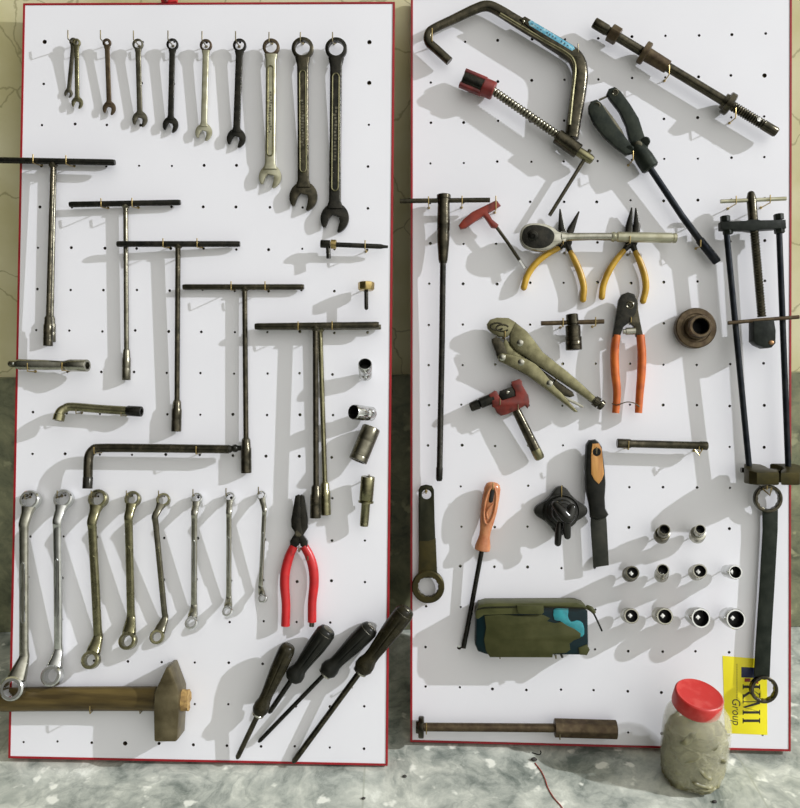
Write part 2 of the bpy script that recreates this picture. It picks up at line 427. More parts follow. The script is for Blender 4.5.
boardR = pegboard(FR, WR, HR, 'right white pegboard with red edges, hung with pliers, clamp and sockets', uR, vR, {(10, len(vR)-2), (1, 2)}, tR, bR)

def hook(fr, px, arm, w, tip, material=None, droop=1.5):
    """square cup hook screwed into the board; arm = pixel row of its arm, tip = pixel row its upturned end reaches"""
    parent = boardL if fr is FL else boardR
    a = fr.P(px, arm, w/1000); c = fr.P(px, tip, w/1000)
    b0 = V((a.x, a.y + droop/1000, -.006))
    mb = MB(); mb.tube([b0, V((a.x, a.y+.0004, a.z-.004)), a, V((a.x, a.y + .0035, a.z+.0006)), V((a.x, c.y, a.z+.001))], .00095, n=8)
    mb.lathe((a.x, a.y + droop/1000, .0), (a.x, a.y + droop/1000, .1), [(0, .0022), (.0008, .0022), (.0012, .001)], n=10)
    ob = bpy.data.objects.new('hook', mb.mesh('hook', material or brass)); COL.objects.link(ob); ob.parent = parent
    return ob
# ------------------------------------------------------------------ left board: combination wrenches
def comb(label, rc, oc, rr, ro, sw, mtl, w=(14, 7), panel=False, group=None, th=1.0, bore=.66):
    t = Thing('combination_wrench', label, 'wrench', FL, rc[0], rc[1], 0)
    wt, wb = w; T = max(3.2, rr*.8)*th           # ring thickness in mm
    a = t.p(rc[0], rc[1], wt); b = t.p(oc[0], oc[1], wb)
    ax = (b-a).normalized(); nrm = V((0, 0, 1)); nrm = (nrm - ax*nrm.dot(ax)).normalized()
    R = t.m(rr); h = T/2000
    mb = MB()
    prof = [(-h, R*.90), (-h*.7, R), (h*.7, R), (h, R*.90), (h, R*bore*1.04), (h*.8, R*bore, 'd'), (-h*.8, R*bore, 'd'), (-h, R*bore*1.04)]
    mb.lathe(a, a+nrm, prof, n=48, loop=True)
    t.part('ring_end', mb, mtl if mtl is not steel_pale else steel_brown)
    # open jaw, slot turned fifteen degrees
    S = t.m(ro*1.06); h2 = .36
    pts = [(S*math.cos(math.radians(q)), S*math.sin(math.radians(q))) for q in range(-58, 239, 9)]
    pts += [(-S*.45, -S*.72), (-S*h2*1.1, -S*.1), (-S*h2*.7, S*.18), (S*h2*.7, S*.18), (S*h2*1.1, -S*.1), (S*.42, -S*.80)]
    pts = [(x*.93, y) for x, y in pts]
    side = ax.cross(nrm)
    M = Matrix((( -side.x, -ax.x, nrm.x, b.x), (-side.y, -ax.y, nrm.y, b.y), (-side.z, -ax.z, nrm.z, b.z), (0, 0, 0, 1)))
    if (M.to_3x3().determinant() < 0): M = M @ Matrix.Diagonal((-1, 1, 1, 1))
    M = M @ Matrix.Rotation(math.radians(-15), 4, 'Z')
    mb = MB().plate(pts, -h*.9, h*.9, .0007, M=M)
    t.part('open_jaw', mb, mtl)
    s0 = a + ax*R*.86; s1 = b - ax*S*.62
    r = t.m(sw/2); mb = MB()
    mb.tube([s0, s0 + ax*R*.7, s0.lerp(s1, .5), s1 - ax*S*.5, s1], [r*1.35, r*1.03, r, r*1.03, r*1.5], n=20, ratio=.46*th, power=4, up=nrm)
    if panel:                                     # raised rim round the sunken panel of the shank
        q0 = s0.lerp(s1, .13); q1 = s0.lerp(s1, .86); hh = nrm*(r*.46*th + .0001); sd = side*(r*.55)
        arc0 = [q0 + hh + sd*math.cos(k*PI/6) - ax*(r*.6*math.sin(k*PI/6)) for k in range(7)]
        arc1 = [q1 + hh - sd*math.cos(k*PI/6) + ax*(r*.6*math.sin(k*PI/6)) for k in range(7)]
        rim = MB().tube(arc0 + arc1, r*.17, n=8, close=True)
        sh = t.part('shank', mb, mtl)
        t.part('rim', rim, steel_olive, sh, label='lighter raised rim on the shank')
        em = MB(); rnd = random.Random(int(rc[0]))
        n = 16
        for k in range(n):
            c = q0.lerp(q1, .28 + .5*k/n) + nrm*(r*.46*th)
            em.box(c + side*rnd.uniform(-r*.14, r*.14), (r*rnd.uniform(.25, .5), r*rnd.uniform(.2, .42), .0004), bev=0)
        t.part('embossing', em, steel_mid, sh, label='worn raised marks along the shank')
    else: t.part('shank', mb, mtl)
    return t
row = 'in the top row'
comb('smallest combination wrench, left one of the two sharing the first hook of the top row', (73.5, 42), (68.5, 93.5), 4, 4.2, 4.0, steel_mid, (11, 4), bore=.5)
comb('small thin combination wrench overlapping a smaller one on the first hook of the top row', (76.5, 43), (77.3, 103), 4.2, 5.8, 4.2, steel_olive, (16, 8), bore=.5)
comb('small wrench with rusty brown open jaw, second hook ' + row, (107, 43), (109.3, 108.5), 4.3, 6.6, 4.6, steel_brown, (14, 7), bore=.5)
comb('brownish combination wrench on the third hook ' + row, (138, 44.5), (140, 119.5), 5.4, 7.6, 5.2, steel_mid)
comb('blackish slim combination wrench on the fourth hook ' + row, (172.5, 44.7), (170.6, 125), 5.9, 7.8, 5.6, steel_black)
comb('pale silvery combination wrench on the fifth hook ' + row, (206, 45.5), (203.8, 132.5), 6.0, 8.4, 6, steel_pale)
comb('dark brown combination wrench on the sixth hook ' + row, (239.7, 45.6), (236.3, 138.5), 6.6, 9.4, 6.8, steel_black)
comb('long pale olive combination wrench with a dark ring, third from right ' + row, (271.2, 47.5), (270.2, 177), 8.4, 11.2, 10, steel_pale, (15, 8), panel=True)
comb('second largest combination wrench, dark with sunken panel, second from right ' + row, (302.7, 48.7), (303.5, 197), 10.8, 14, 11, steel_dark, (16, 8), panel=True)
comb('largest combination wrench, blackish, at the right end of the top row', (336.2, 49), (334.8, 218.5), 10.8, 14.2, 11.6, steel_black, (16, 8), panel=True)
for x, y in ((68, 39), (100.5, 39), (133.5, 39.5), (168, 39.5), (202, 40), (235.6, 40), (269, 41), (300.3, 41), (332.5, 41)):
    hook(FL, x, y, 27, y-8.5, hook_dark, droop=9 if x > 260 else 2)

# ------------------------------------------------------------------ left board: T handles
def t_wrench(label, hl, hr, st, sb, se, rh, rs, rk, w, mh, ms, wb=None, wl=0, wr=0):
    t = Thing('t_handle_wrench', label, 'wrench', FL, st[0], st[1], w)
    wb = wb if wb is not None else w*.75
    mb = MB(); a = t.p(*hl, w+wl); b = t.p(*hr, w+wr); r = t.m(rh)
    mb.tube([a, a.lerp(b, .02), a.lerp(b, .98), b], [r*.86, r, r, r*.86], n=16)
    t.part('handle', mb, mh)
    s0 = t.p(*st, w); s1 = t.p(*sb, wb); s2 = t.p(*se, wb); d = (s1-s0).normalized(); q = t.m(rs)
    mb = MB().tube([s0 - d*r*.3, s1], q, n=16)
    mb.lathe(s0, s1, [(-r*.2, q*1.1), (r*.9, q*1.7), (r*1.5, q*1.05)], n=16)     # weld
    sh = t.part('shaft', mb, ms)
    L_ = (s2-s1).length; k = t.m(rk)
    mb = MB().lathe(s1, s2, [(-.004, q), (0, k*.82), (L_*.22, k*.88), (L_*.26, k), (L_*.55, k), (L_*.58, k*.95), (L_*.62, k), (L_-.0006, k), (L_, k*.93), (L_, k*.68, 'h'), (L_-.008, k*.64, 'h'), (L_-.008, 0)], n=36)
    t.part('socket', mb, ms)
    return t
t_wrench('T handle socket wrench hidden close behind the top left T handle wrench', (1, 160), (113, 162.5), (54.5, 163), (51.5, 318), (51.5, 342), 2.4, 2.1, 4.0, 8, steel_black, steel_mid, 8)
t_wrench('topmost T handle socket wrench, its handle jutting past the left edge of its board', (-9, 160), (115, 162.5), (53, 163), (48.5, 318), (48, 346), 3.1, 2.5, 4.6, 22, steel_black, steel_dark, 25)
t_wrench('second T handle wrench from the top, small, with a black handle', (69.5, 204.5), (180.5, 202.5), (125.6, 204), (126.5, 351), (126.3, 380), 2.9, 2.4, 4.1, 10, steel_black, steel_mid, 9, 3, -1)
t_wrench('third T handle wrench from the top, dark, its handle crossing another T shaft', (117, 244), (240, 244), (178, 244), (177, 402), (176.2, 431.5), 3.0, 2.6, 4.9, 15, steel_black, steel_dark, 10, 6, -5)
t_wrench('fourth T handle wrench from the top, hanging centrally over the long bent wrench', (183, 287), (304, 287), (244.6, 287), (246, 440), (246.3, 473), 2.9, 2.6, 5.2, 9, steel_dark, steel_dark, 10)
t_wrench('lowest T handle wrench, the front one of the pair by the deep sockets', (255, 326.5), (379, 325), (315.5, 326), (316, 487), (315.5, 518), 3.4, 2.9, 5.4, 21, steel_dark, steel_dark, 25)
t_wrench('rear T handle wrench of the lowest pair, its shaft slanting to the right', (258, 327.5), (381, 327), (320, 328), (325, 484), (326, 515), 2.8, 2.5, 5.0, 8, steel_mid, steel_olive, 8.5)
for x, y, w in ((33, 160, 30), (66, 161, 30), (101, 204, 29), (132, 203.6, 29), (163, 244, 29), (197, 244, 29), (231, 287, 29), (265, 287, 29), (298, 327, 30), (332, 326.6, 30)):
    hook(FL, x, y+2.8, w, y-5.5, droop=6)

# ------------------------------------------------------------------ left board: small pieces on the right
t = Thing('sliding_bar_driver', 'short dark sliding bar driver with brass collar under the largest wrench', 'driver', FL, 346, 246, 20)
a, b = t.p(335, 244.6, 20), t.p(388, 246.8, 18); r = t.m(2.5)
t.part('bar', MB().tube([a, a.lerp(b, .86), a.lerp(b, .92), b], [r, r, r*.7, r*.55], n=14), steel_black)
mb = MB().lathe(t.p(320.6, 243.8, 20), t.p(336, 244.4, 20), [(0, t.m(3.6)), (.001, t.m(4)), (t.m(9.5), t.m(4)), (t.m(9.6), t.m(3.4))], n=24)
hd = t.part('head', mb, steel_black)
mb = MB().lathe(t.p(331, 244.2, 20), t.p(336.5, 244.4, 20), [(0, t.m(4.6)), (t.m(5), t.m(4.6)), (t.m(5.4), t.m(3.8))], n=24)
t.part('collar', mb, brass, hd, label='brass collar')
t.part('driver_tip', MB().tube([t.p(328, 245, 20), t.p(328.6, 258.5, 20)], t.m(2.3), n=12), steel_black)
hook(FL, 365, 249, 25, 240.5)

t = Thing('thumb_bolt', 'small brass headed bolt hanging alone below the sliding bar driver', 'bolt', FL, 366, 287, 24)
mb = MB().lathe(t.p(366.2, 282, 24), t.p(366.2, 290.6, 24), [(0, t.m(6.6)), (.001, t.m(8.2), 'o'), (t.m(7), t.m(8.2), 'o'), (t.m(8.4), t.m(7))], n=32)
t.part('head', mb, brass, label='knurled brass head')
t.part('pin', MB().tube([t.p(366.2, 290, 24), t.p(366.3, 308, 24)], [t.m(2.1), t.m(2.1), t.m(2)], n=12, round_ends=True), steel_black)
hook(FL, 366, 288, 14, 286, hook_dark)

def socket(label, fr, fc, bc, rf, rb, wf, wb, m1=chrome_dull, group=None, bore=.74, deep=False, shape='d'):
    t = Thing('socket', label, 'socket', fr, bc[0], bc[1], wb, group)
    a = t.p(*bc, wb); b = t.p(*fc, wf); L_ = (b-a).length; R = t.m(rf); B = t.m(rb)
    d_ = min(L_*.55, .016)
    prof = [(0, 0), (0, B*.86), (L_*.05, B), (L_*.38, B), (L_*.42, B*.93), (L_*.47, B*.95), (L_*.5, R), (L_*.95, R), (L_, R*.93), (L_, R*bore*1.05), (L_-.0012, R*bore, shape)]
    t.part('barrel', MB().lathe(a, b, prof + [(L_-d_*.4, R*bore, shape)], n=48, cap=False), m1)
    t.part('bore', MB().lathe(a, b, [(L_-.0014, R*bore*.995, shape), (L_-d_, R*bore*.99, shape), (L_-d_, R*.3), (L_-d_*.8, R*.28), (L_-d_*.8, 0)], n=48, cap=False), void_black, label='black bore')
    return t
socket('chrome socket pointing up and outward, right of the lowest T handle', FL, (365, 363.8), (365.6, 376), 6.9, 6.6, 40, 10, chrome, bore=.84)
hook(FL, 366, 378, 12, 376.5, hook_dark)
socket('chrome socket aimed to the left, just above the fat deep socket', FL, (353.4, 412), (372, 414), 7.6, 7.2, 44, 10, chrome, bore=.8)
hook(FL, 372, 414.5, 12, 413, hook_dark)
t = Thing('deep_socket', 'fat olive deep socket hanging at a slant near the right edge', 'socket', FL, 364, 445, 22)
a, b = t.p(371.5, 427.5, 16), t.p(357.8, 461, 27); L_ = (b-a).length; R = t.m(9.4)
t.part('barrel', MB().lathe(a, b, [(0, R*.55), (0, R*.93), (.0015, R), (L_*.40, R), (L_*.41, R*.985), (L_*.43, R), (L_*.84, R), (L_*.85, R*.96), (L_*.87, R), (L_-.001, R), (L_, R*.94), (L_, R*.74), (L_-.01, R*.7)], n=40, cap=False), steel_mid)
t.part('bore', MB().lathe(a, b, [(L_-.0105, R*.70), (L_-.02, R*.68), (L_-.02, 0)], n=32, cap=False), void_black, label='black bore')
hook(FL, 366, 440, 22, 437, hook_dark)
t = Thing('socket_adapter', 'stepped deep socket with narrow lower end, below the slanted fat socket', 'socket', FL, 367, 500, 20)
a, b = t.p(368, 476.5, 24), t.p(364, 526, 18); L_ = (b-a).length; R = t.m(6.9); r = t.m(4.4); k = L_/49.6
t.part('barrel', MB().lathe(a, b, [(k*4, 0), (k*4, R*.5, 'q'), (0, R*.55, 'q'), (0, R*.93), (.001, R), (k*23, R), (k*24, R*.9), (k*24.5, R*1.12), (k*26, R*1.12), (k*26.5, r*1.1), (k*28, r), (k*46, r), (k*46.3, r*.94), (k*47, r), (L_, r*.92), (L_, r*.6), (L_-.006, r*.55), (L_-.006, 0)], n=40, cap=False), steel_olive)
hook(FL, 369, 479, 27, 474.5, hook_dark)

# ------------------------------------------------------------------ left board: bent wrenches
t = Thing('offset_socket_wrench', 'short straight socket wrench poking past the left edge of the left board', 'wrench', FL, 45, 365, 18)
w_ = 20
mb = MB().tube([t.p(17, 364.5, w_), t.p(20, 364.5, w_), t.p(45, 365, w_), t.p(64, 365.4, w_)], [t.m(4.6), t.m(5.4), t.m(5.2), t.m(4.4)], n=16, power=3)
t.part('shank', mb, chrome_dull)
mb = MB().tube([t.p(11, 363.8, w_), t.p(19, 364.4, w_)], t.m(3.2), n=14, round_ends=True)
sq = t.part('drive_end', mb, steel_mid); t.part('ball', MB().ball(t.p(13.2, 363.4, w_+4.4), t.m(1.5)), chrome, sq, label='small bright detent ball')
a, b = t.p(63, 365.2, w_), t.p(87.5, 365.6, 27); L_ = (b-a).length; R = t.m(6.1)
mb = MB().lathe(a, b, [(-.003, R*.7), (L_*.12, R*.8), (L_*.3, R), (L_-.001, R), (L_, R*.93), (L_, R*.66, 'h'), (L_-.012, R*.6, 'h'), (L_-.012, 0)], n=36)
t.part('socket', mb, chrome_dull)
hook(FL, 27.5, 371.3, 27, 363); hook(FL, 62, 370.5, 27, 362.5)

t = Thing('bent_pipe_wrench', 'small olive L shaped pipe wrench with a black socket tip, left side', 'wrench', FL, 100, 411, 16)
mb = MB().tube([t.p(58.5, 420, 26), t.p(60, 412.5, 24), t.p(65, 408.6, 20), t.p(72, 406.8, 18), t.p(100, 409, 17), t.p(130, 411, 17)], [t.m(4.9), t.m(4.6), t.m(4.4), t.m(4.3), t.m(4.3), t.m(4.5)], n=16, smooth=5)
sh = t.part('shank', mb, steel_olive)
a, b = t.p(59.8, 414, 25), t.p(58.2, 420.6, 27); L_ = (b-a).length
t.part('short_socket', MB().lathe(a, b, [(0, t.m(4.8)), (.001, t.m(5.5)), (L_, t.m(5.5)), (L_, t.m(3.6), 'h'), (L_-.006, t.m(3.4), 'h'), (L_-.006, 0)], n=36), steel_olive)
a, b = t.p(127, 410.7, 17), t.p(141.6, 411.6, 19); L_ = (b-a).length
t.part('long_socket', MB().lathe(a, b, [(0, t.m(4.4)), (.002, t.m(5.2)), (L_-.001, t.m(5.2)), (L_, t.m(4.9)), (L_, t.m(3.4), 'h'), (L_-.008, t.m(3.2), 'h'), (L_-.008, 0)], n=36), steel_black, label='black socket end')
hook(FL, 76, 413.5, 22, 407, hook_dark); hook(FL, 121, 416, 22, 412, hook_dark)

t = Thing('bent_socket_bar', 'long L shaped dark bar with short downturned end, above the ring wrenches', 'wrench', FL, 160, 448, 22)
mb = MB().tube([t.p(87.8, 482, 30), t.p(88.2, 465, 28), t.p(89, 456, 26), t.p(93, 450, 24), t.p(101, 448, 22), t.p(150, 448.2, 22), t.p(229, 449.2, 22)], [t.m(4.6), t.m(4.5), t.m(4.5), t.m(4.5), t.m(4.4), t.m(4.4), t.m(4.3)], n=16, smooth=5)
t.part('bar', mb, steel_dark)
a, b = t.p(88, 477, 30), t.p(87.4, 488.5, 31); L_ = (b-a).length
t.part('short_tip', MB().lathe(a, b, [(0, t.m(4.5)), (.001, t.m(4.9)), (L_, t.m(4.8)), (L_, t.m(3.2), 'q'), (L_-.007, t.m(3), 'q'), (L_-.007, 0)], n=36), steel_black)
mb = MB().tube([t.p(226, 449.1, 22), t.p(230, 449, 22), t.p(232, 448.8, 22)], [t.m(4.2), t.m(3.9), t.m(3)], n=14); mb.ball(t.p(235, 448.3, 22), t.m(4.0)); mb.box(t.p(239, 448, 22), (t.m(4), t.m(5), t.m(5)), bev=.0008)
t.part('ball_joint', mb, steel_black, label='black ball end')
hook(FL, 94, 453.5, 29, 447); hook(FL, 196, 454, 29, 446)

# ------------------------------------------------------------------ left board: offset ring wrenches
def ring_wrench(label, rt, et, eb, rb, r1, r2, sw, mtl, ws, m2=None):
    t = Thing('offset_ring_wrench', label, 'wrench', FL, rt[0], rt[1], 0)
    w1, w2, w3, w4 = ws
    A, B, C_, D = t.p(*rt, w1), t.p(*et, w2), t.p(*eb, w3), t.p(*rb, w4)
    ax = (C_-B).normalized(); r = t.m(sw/2)
    def ring(c, nb, R, bo):
        nrm = V((0, 0, 1)); nd = (nb-c).normalized()
        axis = (nrm - nd*nrm.dot(nd)).normalized()*.62 + nrm*.38; axis.normalize()
        h = R*.52
        mb = MB().lathe(c, c+axis, [(-h, R*.88), (-h*.75, R), (h*.75, R), (h, R*.88), (h, R*bore_(bo)), (h*.75, R*bo, 'd'), (-h*.75, R*bo, 'd'), (-h, R*bore_(bo))], n=48, loop=True)
        return mb, nd, axis
    bore_ = lambda q: q*1.07
    R1, R2 = t.m(r1), t.m(r2)
    mb, n1, _ = ring(A, B, R1, .67); t.part('upper_ring', mb, m2 or mtl)
    mb, n2, _ = ring(D, C_, R2, .60); t.part('lower_ring', mb, m2 or mtl)
    pts = [A + n1*R1*.8, A.lerp(B, .55), B - n1*0, B.lerp(C_, .06), B.lerp(C_, .25), B.lerp(C_, .5), B.lerp(C_, .75), B.lerp(C_, .94), C_, D.lerp(C_, .5), D + n2*R2*.8]
    rad = [R1*.74, r*1.25, r*1.15, r*1.02, r, r, r, r*1.02, r*1.15, (R2*.8+r)*.6, R2*.78]
    mb = MB().tube(pts, rad, n=20, smooth=4, ratio=.66, power=2.6)
    sh = t.part('shank', mb, mtl)
    # sunken name panel with raised rim
    q0, q1 = B.lerp(C_, .30), B.lerp(C_, .72); nrm = V((0, 0, 1)); nrm = (nrm-ax*nrm.dot(ax)).normalized(); sd = ax.cross(nrm)*r*.42; hh = nrm*r*.67
    pp = [q0 + hh + sd, q0 + hh - ax*r*.5, q0 + hh - sd, q1 + hh - sd, q1 + hh + ax*r*.5, q1 + hh + sd]
    t.part('rim', MB().tube(pp, r*.17, n=6, close=True), m2 or mtl, sh)
    return t
rw = 'of the lower row'
ring_wrench('largest offset ring wrench, leftmost of the lower row, its ring over the hammer', (31, 500), (24, 524), (24, 658), (13.5, 688), 9.6, 11.4, 8.6, chrome_dull, (13, 26, 24, 36), chrome)
ring_wrench('second chrome offset ring wrench from the left in the lower row', (64, 499), (57.5, 521), (58.5, 651), (52.5, 675.5), 9.2, 10, 8.2, chrome, (12, 27, 9, 24))
ring_wrench('third offset ring wrench from the left in the lower row, olive toned and worn', (98.5, 499), (92, 522), (98, 637), (91, 660), 9.2, 8.6, 8.2, steel_olive, (12, 27, 8, 26))
ring_wrench('fourth offset ring wrench from the left in the lower row, olive with a stamped panel', (133, 499), (128.6, 517.5), (131, 618), (128, 641), 7.6, 8.4, 7.6, steel_olive, (12, 27, 8, 26))
ring_wrench('fifth offset ring wrench from the left, dark shaft slanting, lower ring black inside', (163.5, 500), (155, 516.5), (165, 618), (157.3, 637), 6.6, 7, 5.6, steel_mid, (12, 27, 8, 26), steel_olive)
ring_wrench('sixth offset ring wrench from the left, bright and straight, beside the dark slanting one', (197, 498.7), (194.4, 513), (194, 606), (191.7, 623), 5.6, 6.2, 5.8, chrome_dull, (10, 26, 8, 25), chrome)
ring_wrench('seventh offset ring wrench from the left, slim chrome, second from right in its row', (230, 497.3), (229, 512), (228.8, 598), (227.7, 611.5), 5, 5.2, 5.2, chrome_dull, (10, 25, 8, 24), chrome)
ring_wrench('smallest offset ring wrench, at the right end beside the red pliers', (261.5, 495.6), (264.4, 510), (260.6, 587), (262.8, 598.5), 4.6, 4.3, 4.4, chrome_dull, (10, 23, 8, 20), chrome)
for x, y in ((25, 500), (57.3, 499), (91.3, 499), (126.4, 499), (158.6, 499), (193, 497.5), (226, 496.5), (258.4, 495.3)):
    hook(FL, x, y-1, 17, y-8.5, hook_dark)

# ------------------------------------------------------------------ left board: red pliers
t = Thing('combination_pliers', 'combination pliers with dark jaws and bright red handles', 'pliers', FL, 299, 500, 8)
mb = MB(); t.plate(mb, [(295.2, 496), (298, 494.6), (300.4, 496), (300.6, 520), (302, 534), (307.4, 541.5), (307.2, 551), (300.5, 546), (298, 538), (291.3, 527), (290.9, 520)], 9, 18, .9)
t.part('jaw', mb, steel_black)
mb = MB(); t.plate(mb, [(299.8, 496), (301, 494.6), (303.6, 496), (307.4, 519), (307.6, 528), (302, 537), (298.5, 545.5), (290.2, 551.5), (289.8, 541), (295, 533), (297.5, 520)], 8, 17, .9)
t.part('jaw', mb, steel_black)
mb = MB().lathe(t.p(298.8, 533, 10), t.p(298.8, 533, 20), [(0, t.m(4.2)), (.0074, t.m(4.2)), (.0084, t.m(3.4))], n=24)
t.part('pivot', mb, steel_dark)
gl = [(294, 546), (289, 557), (285.3, 572), (284.6, 586), (286, 604), (285.4, 626)]
gr = [(304, 546), (309.5, 556), (313.3, 569), (314, 584), (312.2, 602), (312, 622)]
for g in (gl, gr):
    t.part('handle', MB().tube([t.p(x, y, 13) for x, y in g], [t.m(4.2), t.m(4.7), t.m(4.9), t.m(4.8), t.m(4.4), t.m(4.4)], n=16, smooth=5, round_ends=False, ratio=.9), red_grip, label='red dipped handle')
t.part('tang', MB().tube([t.p(312, 620, 13), t.p(311.6, 626.5, 13)], t.m(2.6), n=10), steel_mid)
hook(FL, 299, 552, 24, 546, hook_dark); hook(FL, 308, 560, 20, 556, hook_dark)

# ------------------------------------------------------------------ left board: hammer
t = Thing('hammer', 'heavy wooden handled cross peen hammer lying along the bottom of the left board', 'hammer', FL, 100, 699, 16)
wz = 15
t.part('handle', MB().tube([t.p(-46, 700, wz), t.p(-20, 700, wz), t.p(40, 699, wz), t.p(110, 698.6, wz), t.p(157, 698.6, 18)], [t.m(10.5), t.m(11.5), t.m(12), t.m(12), t.m(12)], n=24, ratio=.72), wood_handle)
prof = [(154, 740.5), (155.2, 742), (175, 742), (177, 740.5), (178.6, 712), (178.6, 692), (169.4, 667.5), (166, 667.5), (154.2, 693), (153.4, 712)]
mb = MB(); t.plate(mb, prof, 2, 44, 2.2)
t.part('head', mb, hammer_iron, angle=25)
mb = MB().tube([t.p(176, 700, 24), t.p(181, 700, 24), t.p(187, 700, 24), t.p(189, 700, 24)], [t.m(11), t.m(10.8), t.m(10.4), t.m(9.8)], n=18, ratio=.75)
for v_ in mb.bm.verts: v_.co += V((random.uniform(-1, 1), random.uniform(-1, 1), random.uniform(-1, 1)))*.0012
t.part('handle_end', mb, wood_end, label='splintered pale wood end')
hook(FL, 90, 713.5, 30, 706); hook(FL, 140, 713.5, 26, 711, hook_dark)

# ------------------------------------------------------------------ left board: screwdrivers
def screwdriver(label, top, bot, tip, r, shaft_r, w, mh, fer=True, cap=None, ribs=True):
    t = Thing('screwdriver', label, 'screwdriver', FL, bot[0], bot[1], w[1])
    a, b, c = t.p(*top, w[0]), t.p(*bot, w[1]), t.p(*tip, w[2]); L_ = (b-a).length; R = t.m(r)
    prof = [(0, 0), (0, R*.62), (L_*.015, R*.80), (L_*.07, R*.97), (L_*.16, R, 'r'), (L_*.34, R*.97, 'r'), (L_*.55, R*.83, 'r'), (L_*.72, R*.72, 'r'), (L_*.80, R*.74), (L_*.87, R*.93), (L_*.94, R*.96), (L_, R*.72), (L_, 0)]
    hd = t.part('handle', MB().lathe(a, b, prof, n=48), mh)
    if cap:
        t.part('end_cap', MB().lathe(a, b, [(-.0012, 0), (-.001, R*.45), (L_*.02, R*.70), (L_*.075, R*.985)], n=32, cap=False), cap, hd, label='worn pale end cap')
    d = (c-b).normalized()
    if fer: t.part('ferrule', MB().lathe(b-d*.002, c, [(0, R*.6), (.0015, R*.74), (.004, R*.74), (.0055, R*.4), (.0055, 0)], n=24), chrome_dull, label='bright ferrule')
    q = t.m(shaft_r)
    t.part('shaft', MB().tube([b-d*.004, c-d*.02, c-d*.004, c], [q, q, q*.95, q*.5], n=14, ratio=1), steel_dark if mh is not rubber_black else steel_black)
    return t
screwdriver('short screwdriver with grimy brown grip, leftmost of the four screwdrivers', (289, 645), (258.5, 713.5), (237, 758.5), 8.4, 2.7, (32, 26, 10), grip_brown)
screwdriver('screwdriver with fat black grip and pale worn cap, tucked behind the leftmost one', (328.5, 629), (292, 679), (269, 713), 10, 2.6, (30, 20, 10), rubber_black, cap=steel_mid, fer=False)
screwdriver('thin shafted screwdriver with black grip, second from right of the four', (372, 626.5), (325.5, 673), (258.5, 742), 9.6, 2.2, (26, 18, 7), rubber_black, cap=chrome_dull)
screwdriver('longest screwdriver, grip reaching over the right edge of the left board', (407.5, 608.5), (360.5, 671), (293, 762.5), 10, 3.0, (36, 26, 6), grip_brown, cap=steel_mid)
hook(FL, 270, 690, 14, 688, hook_dark); hook(FL, 300, 672, 13, 670, hook_dark); hook(FL, 337, 665, 14, 663, hook_dark); hook(FL, 352, 688, 14, 686, hook_dark)
# ================================================================== RIGHT BOARD
def threaded(mb, t, a, b, r, n, depth=.16, seg=20):
    L_ = (b-a).length; prof = [(0, 0), (0, r*.9)]
    for k in range(n):
        prof += [(L_*(k+.15)/n, r*(1-depth)), (L_*(k+.5)/n, r), (L_*(k+.65)/n, r)]
    prof += [(L_, r*.9), (L_, 0)]
    return mb.lathe(a, b, prof, n=seg)

# ---- C shaped spring compressor clamp
t = Thing('c_clamp', 'large C shaped clamp with threaded screw and red tip, top of the right board', 'clamp', FR, 572, 130, 14)
w_ = 17
P_ = [(449.5, 61.5), (437, 50), (428.5, 42), (428.5, 33.5), (434, 28.5), (452, 20), (474, 9.5), (486, 6), (497, 9.5), (520, 23.5), (545, 38), (565, 49.5), (576, 59), (580, 73), (578, 95), (574, 120), (571.5, 138)]
rad = [4.2, 4.3, 4.3, 4.2, 4.2, 4.4, 4.7, 5, 5.2, 5.6, 6, 6.8, 7.6, 7.8, 7.8, 7.2, 7]
fr_ = t.part('frame', MB().tube([t.p(x, y, w_) for x, y in P_], [t.m(q) for q in rad], n=20, smooth=4, ratio=.9, power=2.6), steel_dark)
mb = MB().tube([t.p(x, y, w_ + z) for x, y, z in ((500, 14, 8.4), (540, 38, 9), (566, 53, 9.6), (573.5, 61, 10), (575, 72, 10), (572.5, 95, 10), (569.5, 125, 9.6))], t.m(1.7), n=8, smooth=4)
t.part('rib', mb, steel_olive, fr_, label='raised rib along the frame, coloured paler as a highlight')  # paler steel puts the highlight of the frame edge into the colour
mb = MB(); t.plate(mb, [(519.5, 18.8), (525, 16), (545, 28), (566, 40.5), (576, 48), (581, 58), (566, 54), (544, 40)], 8, 28.4, 1.2)
pl = t.part('web', mb, steel_dark)
mb = MB(); t.plate(mb, [(528.4, 21.8), (530.8, 19.8), (552, 32.8), (573.5, 45.8), (575, 48.6), (572, 50.8), (529.4, 25.2)], 28, 28.9, .2)
lb = t.part('label', mb, blue_label, pl, label='pale blue worn label strip')
mb = MB(); rnd = random.Random(3)
for k in range(13):
    f_ = (k+.6)/14; x = 530.5 + 41*f_; y = 23.6 + 24.6*f_
    if k in (4, 9): continue
    c = t.p(x + rnd.uniform(-.3, .3), y + rnd.uniform(-.3, .3) - .6, 28.95)
    mb.box(c, (t.m(1.5), t.m(rnd.uniform(.5, 2.2)), .0003), Matrix.Rotation(math.radians(-31), 3, 'Z'), bev=0)
t.part('print', mb, label_ink, lb, label='worn dark print on the blue strip')
t.part('stud', MB().ball(t.p(523.6, 21.6, 28.4), t.m(1.6)), chrome_dull, pl)
dS = (559.5-493, 137-90.5)
a, b = t.p(492, 90, 20), t.p(561, 137.5, 20)
t.part('screw', threaded(MB(), t, a, b, t.m(4.4), 24, .24), steel_mid)
a, b = t.p(462.5, 78, 20), t.p(494, 91.2, 20); L_ = (b-a).length; R = t.m(9)
